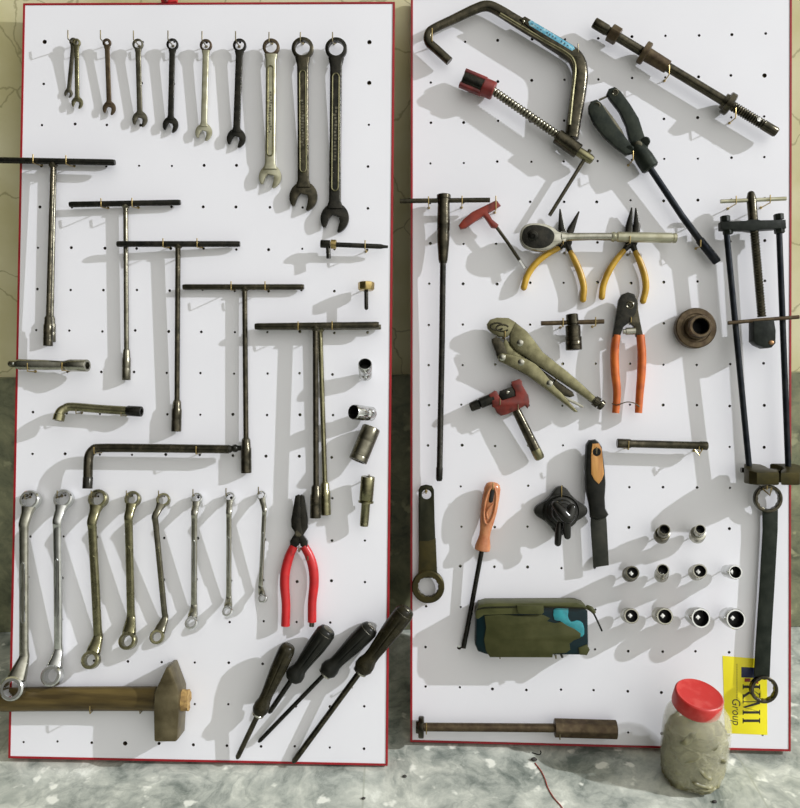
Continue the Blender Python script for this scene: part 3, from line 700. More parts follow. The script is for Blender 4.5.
# a two-armed red fork, its shaded hollow filled in black, closed by a collar
cup = t.part('pressure_cup', MB().lathe(a, b, [(L_*.64, 0), (L_*.64, R*.9), (L_*.67, R), (L_*.97, R), (L_, R*.9), (L_, 0)], n=28), red_pink, label='faded red collar')
ax = (b-a).normalized(); sd = ax.cross(V((0, 0, 1)))
mb = MB()
for sg in (1, -1):
    c0 = a + sd*sg*R*.78; 
    mb.tube([c0 + ax*L_*.0, c0 + ax*L_*.68], R*.3, n=14, ratio=1.6, power=3)
t.part('fork_arm', mb, red_pink, cup)
mb = MB().lathe(a, b, [(L_*.02, 0), (L_*.02, R*.7), (L_*.1, R*.78), (L_*.65, R*.78), (L_*.65, 0)], n=24)
t.part('core', mb, steel_black, cup, label='black filler for the shaded hollow between the red arms')
a, b = t.p(557, 136, 20), t.p(578.5, 151.5, 20); L_ = (b-a).length; R = t.m(7.4)
t.part('barrel_nut', MB().lathe(a, b, [(0, R*.6), (0, R*.92), (.001, R), (L_-.001, R), (L_, R*.92), (L_, 0)], n=28), steel_dark)
a, b = t.p(576, 150, 20), t.p(593, 161, 20); L_ = (b-a).length; R = t.m(4.8)
t.part('spindle_head', MB().lathe(a, b, [(0, R), (L_*.8, R), (L_*.95, R*.85), (L_, R*.4), (L_, 0)], n=24), steel_olive)
q = t.m(1.9)
t.part('tommy_bar', MB().tube([t.p(590, 150, 20), t.p(586.5, 156, 20), t.p(549.5, 215.5, 20)], q, n=14), steel_dark)
hook(FR, 432, 41, 25, 28.5); hook(FR, 578, 52, 28, 44, hook_dark)

# ---- spindle with nuts
t = Thing('threaded_spindle', 'long slanting threaded spindle with nuts and a brown sleeve, top right', 'spindle', FR, 685, 77, 16)
w_ = 20
def sp(f): return t.p(594 + 183*f, 22.5 + 110.5*f, w_)
a, b = sp(0), sp(1); Ls = (b-a).length; ax = (b-a).normalized(); q = t.m(4.6)
t.part('rod', MB().lathe(a, b, [(0, 0), (0, q*1.05), (.001, q*1.15), (Ls*.07, q*1.15), (Ls*.075, q), (Ls*.765, q), (Ls*.77, 0)], n=24), steel_dark)
mb = threaded(MB(), t, sp(.76), sp(.93), q*1.08, 14, .2); mb.lathe(sp(.925), sp(1), [(0, q*1.05), (Ls*.066, q*1.05), (Ls*.073, q*.85), (Ls*.073, 0)], n=24)
th_ = t.part('thread', mb, steel_dark)
t.part('cross_hole', MB().lathe(sp(.893)+V((0, 0, q*.97)), sp(.893)+V((0, 0, 1)), [(0, t.m(2)), (.0006, t.m(2)), (.0007, t.m(1.5)), (.0002, 0)], n=16), chrome, th_, label='bright cross hole')
t.part('hex_nut', MB().lathe(sp(.085), b, [(0, 0), (0, q*1.7, 'h'), (.0012, q*1.9, 'h'), (t.m(9.5), q*1.9, 'h'), (t.m(10.5), q*1.6, 'h'), (t.m(10.5), 0)], n=36, phase=.3), steel_brown, label='brown hexagonal nut')
mb = MB().lathe(sp(.262), b, [(0, 0), (0, q*2.2), (.001, q*2.45), (t.m(5), q*2.45), (t.m(6), q*2.2), (t.m(6.2), q*1.5), (t.m(30), q*1.38), (t.m(30.5), q*1.1), (t.m(30.5), 0)], n=32)
t.part('flange_sleeve', mb, steel_brown, label='flanged brown sleeve')
mb = MB().lathe(sp(.705), b, [(0, 0), (0, q*1.6), (t.m(3), q*1.7), (t.m(3.2), q*2.2), (t.m(4), q*2.4), (t.m(9), q*2.4), (t.m(10), q*2.1), (t.m(10), 0)], n=32)
t.part('washer_nut', mb, steel_dark)
hook(FR, 669, 75, 27, 62); hook(FR, 735.5, 118, 27, 108)

# ---- two-jaw puller with long rod
t = Thing('jaw_puller', 'black two jaw puller with a long thin rod, beside the C clamp', 'puller', FR, 640, 150, 14)
mb = MB(); t.plate(mb, [(607, 93), (609, 88.5), (615, 86.5), (621, 91), (630.5, 104), (639, 118), (643.5, 132), (645.5, 138), (649, 143.5), (648, 148), (641, 149), (633, 147), (629.4, 138), (626.4, 125), (619.6, 110.5), (610.5, 99)], 14, 25, 1.6)
ja = t.part('jaw', mb, iron_green)
mb = MB(); t.plate(mb, [(588.6, 106), (591, 101), (597, 99), (601.5, 102.5), (608, 113), (617.5, 127), (626, 137), (633, 146), (633, 153), (626, 154), (616, 147), (604, 136), (594, 123), (589, 112)], 17, 27, 2)
jb = t.part('jaw', mb, iron_green)
mb = MB(); t.plate(mb, [(600, 103), (604, 105.5), (612.5, 116), (621.5, 129), (625, 136), (618, 130), (608, 117)], 13, 17, .8)
t.part('inner_face', mb, steel_mid, jb, label='worn grey inner face')
for j, (x, y) in zip((ja, jb), ((615.3, 92.3), (597.2, 105.4))):
    t.part('pivot_pin', MB().lathe(t.p(x, y, 25), t.p(x, y, 60), [(0, t.m(3.2)), (.0022, t.m(3.2)), (.0028, t.m(2.4)), (.0015, t.m(1.6)), (.0015, 0)], n=20), steel_mid, j)
t.part('cross_pin', MB().tube([t.p(599, 100, 16), t.p(608, 96, 16)], t.m(1.1), n=10), steel_mid)
a, b = t.p(633.5, 142, 20), t.p(651, 169, 20); L_ = (b-a).length; R = t.m(9)
mb = MB().lathe(a, b, [(0, 0), (0, R*.55), (L_*.15, R*.75), (L_*.4, R*.9), (L_*.62, R), (L_*.95, R*.98), (L_, R*.8), (L_, 0)], n=28)
t.part('hub', mb, iron_green)
for x, y in ((629.5, 150), (645.5, 141.5)):
    t.part('lug', MB().lathe(t.p(x, y, 12), t.p(x, y, 60), [(0, t.m(4)), (.001, t.m(4.6)), (.015, t.m(4.6)), (.016, t.m(3.8)), (.016, 0)], n=24), iron_green)
t.part('pivot_bolt', MB().lathe(t.p(638, 145, 26), t.p(638.6, 145.4, 60), [(0, t.m(4)), (.004, t.m(4)), (.005, t.m(3)), (.005, 0)], n=20), steel_mid)
q = t.m(3.1)
mb = MB().tube([t.p(650, 168, 20), t.p(682, 216, 18), t.p(699, 239, 17), t.p(700, 240.5, 17), t.p(716.5, 261, 16), t.p(717.6, 262.6, 16)], [q, q*1.05, q*1.1, q*1.35, q*1.4, q*1.1], n=16)
t.part('rod', mb, iron_blue)
hook(FR, 633, 160, 33, 151); hook(FR, 700.5, 246.5, 24, 240)

# ---- long T spinner
t = Thing('long_t_handle', 'very tall black T handle spinner at the left edge of the right board', 'wrench', FR, 443, 300, 18)
q = t.m(2.4)
t.part('sliding_bar', MB().tube([t.p(400, 201, 24), t.p(490, 200, 24)], q, n=14), steel_dark)
a, b = t.p(443.8, 194.5, 24), t.p(443, 263, 22); L_ = (b-a).length; R = t.m(7)
g = [(0, 0), (0, R*.9), (.001, R), (L_*.06, R), (L_*.065, R*.86), (L_*.2, R*.86)]
for k in range(5): z = L_*(.42+.022*k); g += [(z, R*.92), (z+L_*.012, R*.92), (z+L_*.013, R*.84), (z+L_*.021, R*.84)]
g += [(L_*.6, R*.90), (L_*.75, R*.82), (L_*.95, R*.66), (L_, R*.55), (L_, 0)]
t.part('sleeve', MB().lathe(a, b, g, n=32), steel_dark)
q = t.m(3)
t.part('rod', MB().tube([t.p(443, 260, 22), t.p(442, 340, 20), t.p(439.6, 467, 18), t.p(439.5, 468, 18), t.p(439.2, 479, 18), t.p(439.2, 481, 18)], [q, q, q, q*1.15, q*1.1, q*.8], n=16), steel_black)
hook(FR, 428.5, 204.3, 30, 196.5); hook(FR, 462, 204, 30, 196)

# ---- red T handle hex key
t = Thing('t_handle_hex_key', 'red T handle hex key slanting to the left of the ratchet', 'hex key', FR, 490, 212, 18)
hd = [(496.5, 199.5), (501, 205), (495.5, 208.5), (488.5, 212.5), (492.5, 219), (498.8, 224.3), (496.5, 227.8), (491.4, 227), (486.4, 219.5), (483.5, 215.5), (475, 221), (466, 227.4), (460.5, 228.6), (458.6, 225), (463, 219), (472, 211.5), (484, 205.6)]
mb = MB(); t.plate(mb, hd, 12, 24, 3.2)
t.part('handle', mb, red_handle)
q = t.m(1.7)
t.part('key', MB().tube([t.p(495, 225, 18), t.p(508, 243, 17), t.p(520, 261, 16)], q, n=12), steel_dark)
t.part('key_tip', MB().tube([t.p(519.5, 260.3, 16), t.p(525, 268.8, 18)], q*1.08, n=6), chrome, label='bright hexagonal key tip')
hook(FR, 495.8, 209.5, 27, 196)

# ---- yellow handled pliers (two)
def long_nose(label, tips, bases, piv, hl, hr, w, bodies):
    t = Thing('needle_nose_pliers', label, 'pliers', FR, piv[0], piv[1], w)
    for k, (tp, bs, bd) in enumerate(zip(tips, bases, bodies)):
        mb = MB().tube([t.p(*tp, w+3), t.p((tp[0]*.5+bs[0]*.5), (tp[1]*.5+bs[1]*.5), w+2), t.p(*bs, w), t.p(*bd, w)], [t.m(.8), t.m(2.2), t.m(3.7), t.m(4.2)], n=12, ratio=.8, power=3)
        t.part('jaw', mb, steel_black)
    mb = MB().lathe(t.p(*piv, w-5), t.p(*piv, w+5), [(0, t.m(5.5)), (.001, t.m(6)), (.009, t.m(6)), (.010, t.m(5))], n=24)
    t.part('pivot', mb, steel_black)
    for h in (hl, hr):
        t.part('handle', MB().tube([t.p(x, y, w) for x, y in h], [t.m(2.7), t.m(3.2), t.m(3.4), t.m(3.3), t.m(3.2)], n=14, smooth=5, ratio=1.2, round_ends=True), yellow_grip, label='yellow dipped handle')
        t.part('tang', MB().tube([t.p(*h[0], w), t.p(*piv, w)], [t.m(2.5), t.m(4)], n=12), steel_black)
    return t
long_nose('yellow handled pliers with jaws spread open, behind the ratchet head', [(560, 209), (579, 211.5)], [(561.5, 228), (571, 229)], (566, 242), [(558, 248.5), (545, 255.5), (534, 265.5), (527, 276.5), (523.8, 287.5)], [(570.5, 252), (575.5, 262), (580.5, 274), (583.6, 287), (583, 299.5)], 10, [(566, 242), (566, 242)])
long_nose('yellow handled pliers with nearly closed jaws, behind the ratchet grip', [(631.8, 207.5), (635.9, 208)], [(629, 226), (636.5, 226)], (631.5, 242), [(623.5, 251), (616, 260), (608.5, 272), (603.4, 285), (601.8, 297)], [(635.5, 252), (640, 262), (644.4, 275), (645.8, 288), (643, 301)], 10, [(628, 242), (635, 242)])
hook(FR, 566, 252, 17, 249, hook_dark); hook(FR, 630, 254, 17, 251, hook_dark)

# ---- ratchet
t = Thing('ratchet', 'silver socket ratchet with black round head lying over two yellow pliers', 'ratchet', FR, 600, 237, 24)
W_ = (22, 36)
head = [(519.8, 236), (521.5, 228.5), (527.5, 223.8), (536, 222.8), (545, 223.6), (553, 227), (559, 231.5), (566, 233), (566, 241), (559, 243.5), (552, 248), (544, 250.5), (533, 250), (525, 247), (521, 242)]
mb = MB(); t.plate(mb, head, 22, 35, 2.2, smooth=3); t.part('head', mb, chrome_dull)
mb = MB(); t.plate(mb, [(521.8, 236), (524, 229), (530, 225.2), (539, 225), (548, 227.5), (553.5, 232), (554.5, 237.5), (551, 244), (543, 248), (533, 248), (526, 245), (522.5, 241)], 33, 36, .8, smooth=3)
pt = t.part('cover_plate', mb, steel_black, label='black head cover plate')
a, b = t.p(533, 236, 35), t.p(533, 236, 80)
t.part('direction_knob', MB().lathe(a, b, [(0, t.m(6.5)), (.001, t.m(6.5)), (.0015, t.m(5.2)), (.005, t.m(4.8)), (.006, t.m(3.6)), (.0064, t.m(2.2)), (.0045, t.m(1.6)), (.0045, 0)], n=28), steel_black, pt)
q = t.m(4)
mb = MB().tube([t.p(561, 237.2, 28), t.p(568, 237, 28), t.p(590, 236.6, 28), t.p(612, 236.7, 28)], [q*1.5, q*1.02, q*.95, q], n=18)
t.part('shank', mb, chrome_dull)
a, b = t.p(611, 236.8, 28), t.p(676.5, 238, 28); L_ = (b-a).length; R = t.m(5)
t.part('grip', MB().lathe(a, b, [(0, 0), (0, R*.85), (L_*.02, R*.98), (L_*.05, R), (L_*.06, R*.85), (L_*.085, R*.85), (L_*.1, R*1.02), (L_*.92, R*1.02), (L_*.925, R*.9), (L_*.945, R*.9), (L_*.95, R*1.02), (L_-.001, R), (L_, R*.85), (L_, 0)], n=28), steel_pale)
hook(FR, 630, 243, 37, 236); hook(FR, 563, 244, 37, 240.5)

# ---- locking pliers
t = Thing('locking_pliers', 'olive metal locking pliers with riveted jaws, left of the orange cutters', 'pliers', FR, 520, 345, 14)
mb = MB(); t.plate(mb, [(515.7, 322.3), (509.6, 333.6), (509.8, 343.5), (515, 350), (522, 354.5), (541, 367.8), (559.6, 380.4), (577, 392), (591.6, 402), (595.8, 397), (581, 383), (567.8, 371.6), (555, 361.5), (543, 352), (535, 341), (527, 331)], 12, 27, 2.4)
hA = t.part('upper_handle', mb, steel_olive)
mb = MB(); t.plate(mb, [(486.8, 324), (490, 319.5), (497, 317.4), (508.6, 317.8), (516.5, 322.5), (511.5, 333), (507.5, 337), (500, 336.8), (492, 333), (487.6, 328.5)], 14, 25, 2)
jA = t.part('upper_jaw', mb, steel_olive)
mb = MB()
for k, (x, y, r_) in enumerate(((497, 326.5, 6.5), (502.5, 327.5, 6.2))):
    mb.tube([t.p(x + r_*math.cos(q), y + r_*.55*math.sin(q) + (x-497)*.1, 25.2) for q in [math.radians(30+24*i) for i in range(14)]], t.m(.9), n=8)
t.part('gripping_teeth', mb, steel_dark, jA)
mb = MB(); t.plate(mb, [(491.5, 339), (496, 336.5), (500, 338.5), (503.5, 343), (506, 349.5), (508, 356), (503, 361), (497.5, 358.5), (495, 350), (492, 343)], 14, 25, 1.6)
jB = t.part('lower_jaw', mb, steel_dark)
mb = MB(); t.plate(mb, [(505, 338), (511, 345), (524, 355.5), (527.5, 361), (505, 355), (503, 345)], 10, 20, 1.2)
t.part('frame', mb, steel_olive)
mb = MB(); t.plate(mb, [(497.5, 356), (502, 353), (514, 355), (527, 358.8), (536, 364), (543, 371), (550, 380), (556, 387.5), (562, 393), (570, 402.5), (578.4, 412), (575, 412), (567, 405.5), (560, 400), (546, 389), (527, 375), (507, 364.6), (499, 361)], 15, 27, 1.8)
hB = t.part('lower_lever', mb, steel_olive)
mb = MB(); t.plate(mb, [(532, 365), (541, 369), (556, 380), (573, 392), (574.5, 396), (570, 397.5), (560, 394), (548, 383)], 11, 18, .8)
t.part('link', mb, steel_dark)
mb = MB(); t.plate(mb, [(562, 394), (569, 398), (584, 406), (583, 408), (567, 400.5)], 12, 16, .6)
t.part('release_lever', mb, chrome_dull, hB)
for (x, y), par in zip(((520, 343), (502.3, 357.6), (521, 362.4), (549.5, 383.6)), (hA, jB, hB, hB)):
    t.part('rivet', MB().lathe(t.p(x, y, 26), t.p(x, y, 60), [(0, t.m(3.3)), (.0014, t.m(3.3)), (.0028, t.m(2)), (.0031, 0)], n=18), chrome_dull, par)
a, b = t.p(590, 397.5, 19), t.p(603.5, 406.5, 19); L_ = (b-a).length; R = t.m(5.4)
t.part('adjusting_screw', MB().lathe(a, b, [(0, R*.7), (L_*.3, R*.7), (L_*.32, R*.95, 'r'), (L_*.62, R, 'r'), (L_*.64, R*.6), (L_*.72, R*.6), (L_*.74, R), (L_*.95, R*.9), (L_, R*.5), (L_, 0)], n=48), steel_dark)
hook(FR, 505, 337.5, 30, 331); hook(FR, 556, 381, 24, 379, hook_dark)

# ---- small sliding T bar socket
t = Thing('sliding_t_wrench', 'small olive sliding T bar with a dark socket, above the locking pliers', 'wrench', FR, 572, 322, 18)
q = t.m(2.3)
t.part('bar', MB().tube([t.p(541, 323.4, 22), t.p(604, 321.5, 22)], q, n=14), steel_brown)
a, b = t.p(571.8, 314, 22), t.p(573, 328.5, 22); L_ = (b-a).length; R = t.m(6)
t.part('head', MB().lathe(a, b, [(0, 0), (0, R*.85), (.001, R), (L_*.7, R), (L_*.74, R*.85), (L_, R*.85), (L_, 0)], n=26), steel_dark)
a, b = t.p(572.8, 325.5, 22), t.p(574, 350, 22); L_ = (b-a).length; R = t.m(8)
t.part('socket', MB().lathe(a, b, [(0, 0), (0, R*.85), (.001, R*.92), (L_*.45, R*.92), (L_*.47, R), (L_*.62, R), (L_*.63, R*.95), (L_*.66, R), (L_*.8, R), (L_*.81, R*.95), (L_*.83, R), (L_-.001, R), (L_, R*.93), (L_, R*.65, 'h'), (L_-.009, R*.6, 'h'), (L_-.009, 0)], n=36), steel_dark)
hook(FR, 563, 326.7, 28, 318); hook(FR, 595.5, 326, 28, 317)

# ---- orange cutter
t = Thing('cable_cutters', 'cable cutters with orange handles and a dark pivoted head', 'cutters', FR, 629, 330, 10)
mb = MB(); t.plate(mb, [(618.6, 300), (621.5, 294.6), (628, 292), (634.5, 294), (638, 300), (638.4, 310), (640.5, 322), (643.6, 337), (636, 337), (634, 327), (629, 322), (622, 318)], 12, 19, 1.4)
t.part('blade', mb, steel_dark)
mb = MB(); t.plate(mb, [(618.6, 300), (621.5, 294.6), (628, 292), (634.5, 294), (637.6, 301), (636.5, 312), (630, 322), (623.5, 327), (620, 337), (612.6, 337), (615.8, 318)], 14, 22, 1.4)
t.part('blade', mb, steel_black)
t.part('pivot_bolt', MB().lathe(t.p(630, 305, 21), t.p(630, 305, 60), [(0, t.m(4)), (.002, t.m(4)), (.003, t.m(3.2)), (.0012, t.m(2)), (.0012, 0)], n=20), steel_mid)
a, b = t.p(623, 331.5, 19), t.p(635.5, 331, 19); L_ = (b-a).length
t.part('spring', MB().lathe(a, b, [(0, 0), (0, t.m(2.4)), (L_*.2, t.m(2.4)), (L_*.22, t.m(3.7)), (L_*.97, t.m(3.7)), (L_, t.m(3)), (L_, 0)], n=22), chrome_dull, label='bright spring barrel')
for h in ([(616.4, 335), (614.6, 352), (615, 372), (617, 392), (615.6, 413)], [(640.3, 335), (641.8, 354), (641.3, 374), (639.6, 394), (638.4, 413)]):
    t.part('handle', MB().tube([t.p(x, y, 17) for x, y in h], [t.m(4.1), t.m(4.3), t.m(4.3), t.m(3.9), t.m(3.6)], n=16, smooth=5, ratio=1.1, round_ends=False), orange_grip, label='orange dipped handle')
t.part('wire_catch', MB().tube([t.p(x, y, z) for x, y, z in ((612, 403.5, 18), (617, 405, 24), (627, 402, 25), (635, 403.5, 25), (641, 408, 22))], t.m(.55), n=8, smooth=4), steel_mid, label='thin wire closing catch')
hook(FR, 631, 322, 24, 317)

# ---- flanged bush
t = Thing('flanged_bush', 'round rusty brown flanged bush beside the bearing puller', 'bush', FR, 694, 328.6, 8)
a, b = t.p(693.5, 329, 8), t.p(701, 326, 44); L_ = (b-a).length; R = t.m(20)
t.part('flange', MB().lathe(a, b, [(0, R*.5), (0, R*.94), (.0015, R), (L_*.36, R), (L_*.40, R*.95), (L_*.40, R*.72), (L_*.36, R*.69), (L_*.36, R*.5)], n=56, cap=False), steel_brown)
t.part('collar', MB().lathe(a, b, [(L_*.3, R*.60), (L_*.62, R*.60), (L_*.66, R*.55), (L_-.0015, R*.545), (L_, R*.52), (L_, R*.42), (L_-.002, R*.38)], n=48, cap=False), steel_brown)
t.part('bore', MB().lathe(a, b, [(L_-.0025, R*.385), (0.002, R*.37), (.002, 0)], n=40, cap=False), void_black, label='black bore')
hook(FR, 700, 322, 14, 320, hook_dark)

# ---- bearing puller
t = Thing('bearing_puller', 'tall black bearing puller with two rods, screw and olive splitter, right edge', 'puller', FR, 760, 330, 20)
w_ = 30
t.part('tommy_bar', MB().tube([t.p(720.5, 201.5, w_), t.p(786, 198.6, w_)], t.m(2), n=12), steel_pale, label='pale upper tommy bar')
mb = threaded(MB(), t, t.p(753.5, 222, w_), t.p(761.8, 317, w_), t.m(4.3), 34, .18)
mb.tube([t.p(751, 194.5, w_), t.p(751.3, 198, w_), t.p(753.6, 226, w_)], [t.m(3.6), t.m(4.6), t.m(4.6)], n=16, round_ends=True)
t.part('screw', mb, steel_dark)
mb = MB(); t.plate(mb, [(721, 221.5), (746, 220.5), (749, 219.5), (758, 219), (761, 220), (786, 219.5), (786.6, 228), (761, 229.5), (752, 231), (745, 229.8), (721.5, 229.5)], 22, 38, 1.5)
t.part('crossbar', mb, iron_black)
for (x0, y0, x1, y1, x2, y2) in ((725, 221, 728, 231, 749.5, 471), (778.5, 219, 779.5, 230, 788.3, 469)):
    b = t.p(x2, y2, 27); a = t.p(x0, y0-4, w_)
    rd = t.part('rod', MB().tube([a, b], t.m(2.9), n=16), iron_blue)
    t.part('bolt_head', MB().lathe(t.p(x0, y0-5, w_), t.p(x0+.4, y0+1, w_), [(0, 0), (0, t.m(4)), (.0006, t.m(4.8), 'h'), (t.m(5.6), t.m(4.8), 'h'), (t.m(6), 0)], n=36), iron_black, rd)
    t.part('nut', MB().lathe(t.p(x1-.3, y1-2, w_), t.p(x1+.2, y1+4, w_), [(0, 0), (0, t.m(5), 'h'), (t.m(4.8), t.m(5), 'h'), (t.m(5.4), t.m(4)), (t.m(5.4), 0)], n=36), iron_black, rd)
t.part('lower_bar', MB().tube([t.p(728, 323, 36), t.p(760, 320, 36), t.p(799, 317, 36)], t.m(1.9), n=12), steel_brown, label='rusty lower tommy bar')
mb = MB(); t.plate(mb, [(753.5, 321), (774.5, 320), (776.2, 330), (776, 343), (772, 347.5), (765, 348), (757, 344.5), (753.6, 341)], 18, 40, 2)
sl = t.part('foot_block', mb, iron_black)
t.part('pad', MB().ball(t.p(771.2, 342.6, 39.4), t.m(3), (1, .8, .5)), copper_pad, sl, label='small copper coloured pad')
# splitter: two half plates lying square to the board, drawn in (u, depth) and given height in v
def split_half(pts, y0, y1, nm):
    pts = [(x, 12 + (z-12)*1.35) for x, z in pts]; pu = [(t.p(x, (y0+y1)/2, z).x, t.w(z)) for x, z in pts]
    v0, v1 = t.p(770, y1, 30).y, t.p(770, y0, 30).y
    M = Matrix(((1, 0, 0, 0), (0, 0, 1, 0), (0, 1, 0, 0), (0, 0, 0, 1)))
    mb = MB().plate(pu, v0, v1, .0025, M=M)
    zm = min(v.co.z for v in mb.bm.verts)
    for v in mb.bm.verts:
        if v.co.y > (v0+v1)/2: v.co.y -= (v.co.z - zm)*.21
    return t.part(nm, mb, strap_olive, angle=25)
split_half([(744, 14), (752, 14), (761, 17), (766, 25), (769, 33), (778, 38), (779, 50), (757, 50), (749, 42), (744, 30)], 464, 483, 'splitter_half')
split_half([(770, 12), (794, 12), (801, 20), (803, 40), (799, 50), (781, 50), (781, 39), (784, 32), (782, 24), (776, 17)], 464, 483, 'splitter_half')
t.part('clamp_bolt', MB().tube([t.p(741, 470, 22), t.p(804, 472, 22)], t.m(2.6), n=14), steel_dark)
hook(FR, 736, 204, 36, 196); hook(FR, 770, 203, 36, 195)

# ---- pipe cutter
t = Thing('pipe_cutter', 'red tubing cutter with a dark round handle, under the locking pliers', 'cutter', FR, 510, 400, 14)
body = [(488.5, 394.5), (495, 390.5), (497, 391.5), (499.5, 397), (502, 400.5), (515.5, 396), (515, 391), (511.3, 384.5), (512, 381.5), (519.5, 378.8), (522, 381), (522.5, 385), (528.5, 395.5), (529.6, 402), (528, 408.5), (525.5, 405.5), (519, 409), (507, 414.5), (501, 415.8), (497, 413), (495, 408), (492.5, 407), (492, 402)]
mb = MB(); t.plate(mb, body, 9, 26, 1.8)
bd = t.part('body', mb, red_paint)
mb = MB(); t.plate(mb, [(500, 391), (512, 386.5), (515.5, 391), (516, 396.5), (503, 401), (499, 396)], 10, 23, 1.4)
t.part('recess_shade', mb, steel_black, label='black fill for the shaded roller recess')  # black plate stands in for the shade in the roller recess
t.part('roller_pin', MB().ball(t.p(507.5, 392.2, 23), t.m(1.9), (1, 1, .6)), chrome_dull)
a, b = t.p(470, 407.5, 18), t.p(495, 397.5, 18); L_ = (b-a).length; R = t.m(5)
t.part('feed_knob', MB().lathe(a, b, [(0, 0), (0, R*.7), (.002, R*.95), (L_*.35, R), (L_*.38, R*.8), (L_*.42, R*1.05), (L_*.95, R*1.05), (L_, 0)], n=28), steel_black)
a, b = t.p(516, 410, 17), t.p(540.5, 459.5, 15); L_ = (b-a).length; R = t.m(5.1)
hd = t.part('handle', MB().lathe(a, b, [(0, 0), (0, R*.8), (L_*.03, R*.85), (L_*.3, R*.93), (L_*.8, R), (L_*.805, R)], n=28), steel_dark)
t.part('end_cap', MB().lathe(a, b, [(L_*.8, R*1.02), (L_*.95, R*1.02), (L_*.985, R*.85), (L_, R*.5), (L_, 0)], n=28), steel_olive, hd, label='olive end cap')
hook(FR, 518, 412, 30, 404.5, hook_dark); hook(FR, 500, 404.5, 30, 398, hook_dark)

# ---- amber screwdriver
t = Thing('screwdriver', 'flat screwdriver with translucent amber handle, beside the green case', 'screwdriver', FR, 483, 550, 14)
a, b = t.p(493.5, 482, 17), t.p(482, 551, 15); L_ = (b-a).length; R = t.m(8.5)
pr = [(0, 0), (L_*.004, R*.42), (L_*.03, R*.78), (L_*.09, R*.96), (L_*.2, R*1.0), (L_*.42, R*.98), (L_*.58, R*.82), (L_*.70, R*.66), (L_*.78, R*.64), (L_*.86, R*.78), (L_*.93, R*.92), (L_*.985, R*.88), (L_, R*.6), (L_, 0)]
mb = MB().lathe(a, b, pr, n=32)
for v_ in mb.bm.verts: v_.co.z = a.z + (v_.co.z - a.z)*.72
hd = t.part('handle', mb, copper_grip)
ax = (b-a).normalized(); sd = ax.cross(V((0, 0, 1)))
def el(c, ra, rb, n=18): return [c + ax*ra*math.cos(2*PI*k/n) + sd*rb*math.sin(2*PI*k/n) for k in range(n)]
c0 = a + ax*L_*.33; c0.z = a.z + R*.66
t.part('recess_rim', MB().tube([q + V((0, 0, 0)) for q in el(c0, L_*.27, R*.62)], R*.13, n=8, close=True), copper_grip, hd)
mb = MB().plate([(0, 0)]+[], 0, .001) if False else MB().tube([a + ax*L_*.12 + V((0, 0, R*.62)), a + ax*L_*.26 + V((0, 0, R*.68))], [R*.30, R*.26], n=14, ratio=.4, round_ends=True)
t.part('hanging_slot', mb, void_black, hd, label='dark hanging slot')
mb = MB().tube([a + ax*L_*.30 + V((0, 0, R*.66)) - sd*R*.3, a + ax*L_*.36 + V((0, 0, R*.72)), a + ax*L_*.44 + V((0, 0, R*.7)) + sd*R*.25, a + ax*L_*.52 + V((0, 0, R*.62))], R*.14, n=8, smooth=4)
t.part('moulded_ridge', mb, copper_grip, hd)
t.part('shaft', MB().tube([t.p(482, 549, 15), t.p(467, 630, 9), t.p(464, 644, 7), t.p(463.5, 648, 7)], [t.m(2.4), t.m(2.4), t.m(2.6), t.m(2.4)], n=14, ratio=.8), steel_black)
hook(FR, 493, 489.5, 27, 483)

# ---- four lobed black tool
t = Thing('lobed_cap_tool', 'black four lobed metal tool with knobbly centre and two prongs', 'tool', FR, 561, 511, 8)
pts = []
for k in range(72):
    q = 2*PI*k/72; c4 = math.cos(2*(q))**2                 # four lobes on the axes
    rr = 19.5 + 7.5*c4**1.5
    pts.append((561 + rr*math.cos(q)*1.0, 511 + rr*.92*math.sin(q)))
mb = MB(); t.plate(mb, pts, 8, 20, 3); t.part('lobed_base', mb, gloss_black)
a, b = t.p(561, 511, 18), t.p(564, 512, 44); L_ = (b-a).length
t.part('dome', MB().lathe(a, b, [(0, t.m(18.5)), (L_*.15, t.m(18)), (L_*.22, t.m(16.5)), (L_*.24, t.m(15)), (L_*.5, t.m(14)), (L_*.55, t.m(12)), (L_*.8, t.m(10.5)), (L_*.85, t.m(8.5)), (L_, t.m(7.5)), (L_, 0)], n=40), gloss_black)
t.part('ring_rim', MB().tube([t.p(562 + 17*math.cos(q), 511 + 16*math.sin(q), 22) for q in [2*PI*k/36 for k in range(36)]], t.m(1.3), n=8, close=True), gloss_black)
t.part('wing_knob', MB().tube([t.p(556, 505, 42), t.p(562, 512, 46), t.p(568, 518, 46), t.p(572, 508, 43)], [t.m(4.5), t.m(6), t.m(6.2), t.m(4.5)], n=14, smooth=4, round_ends=True), gloss_black)
t.part('prong', MB().tube([t.p(559.5, 523, 30), t.p(558.5, 533, 30), t.p(557.8, 543, 29)], [t.m(3.4), t.m(3.5), t.m(3.4)], n=14, round_ends=True), gloss_black)
t.part('prong', MB().tube([t.p(567, 516, 42), t.p(566.8, 526, 38), t.p(567.4, 536, 34)], [t.m(4.6), t.m(4), t.m(3.4)], n=14, round_ends=True), gloss_black)
hook(FR, 561.5, 496, 24, 485.5)

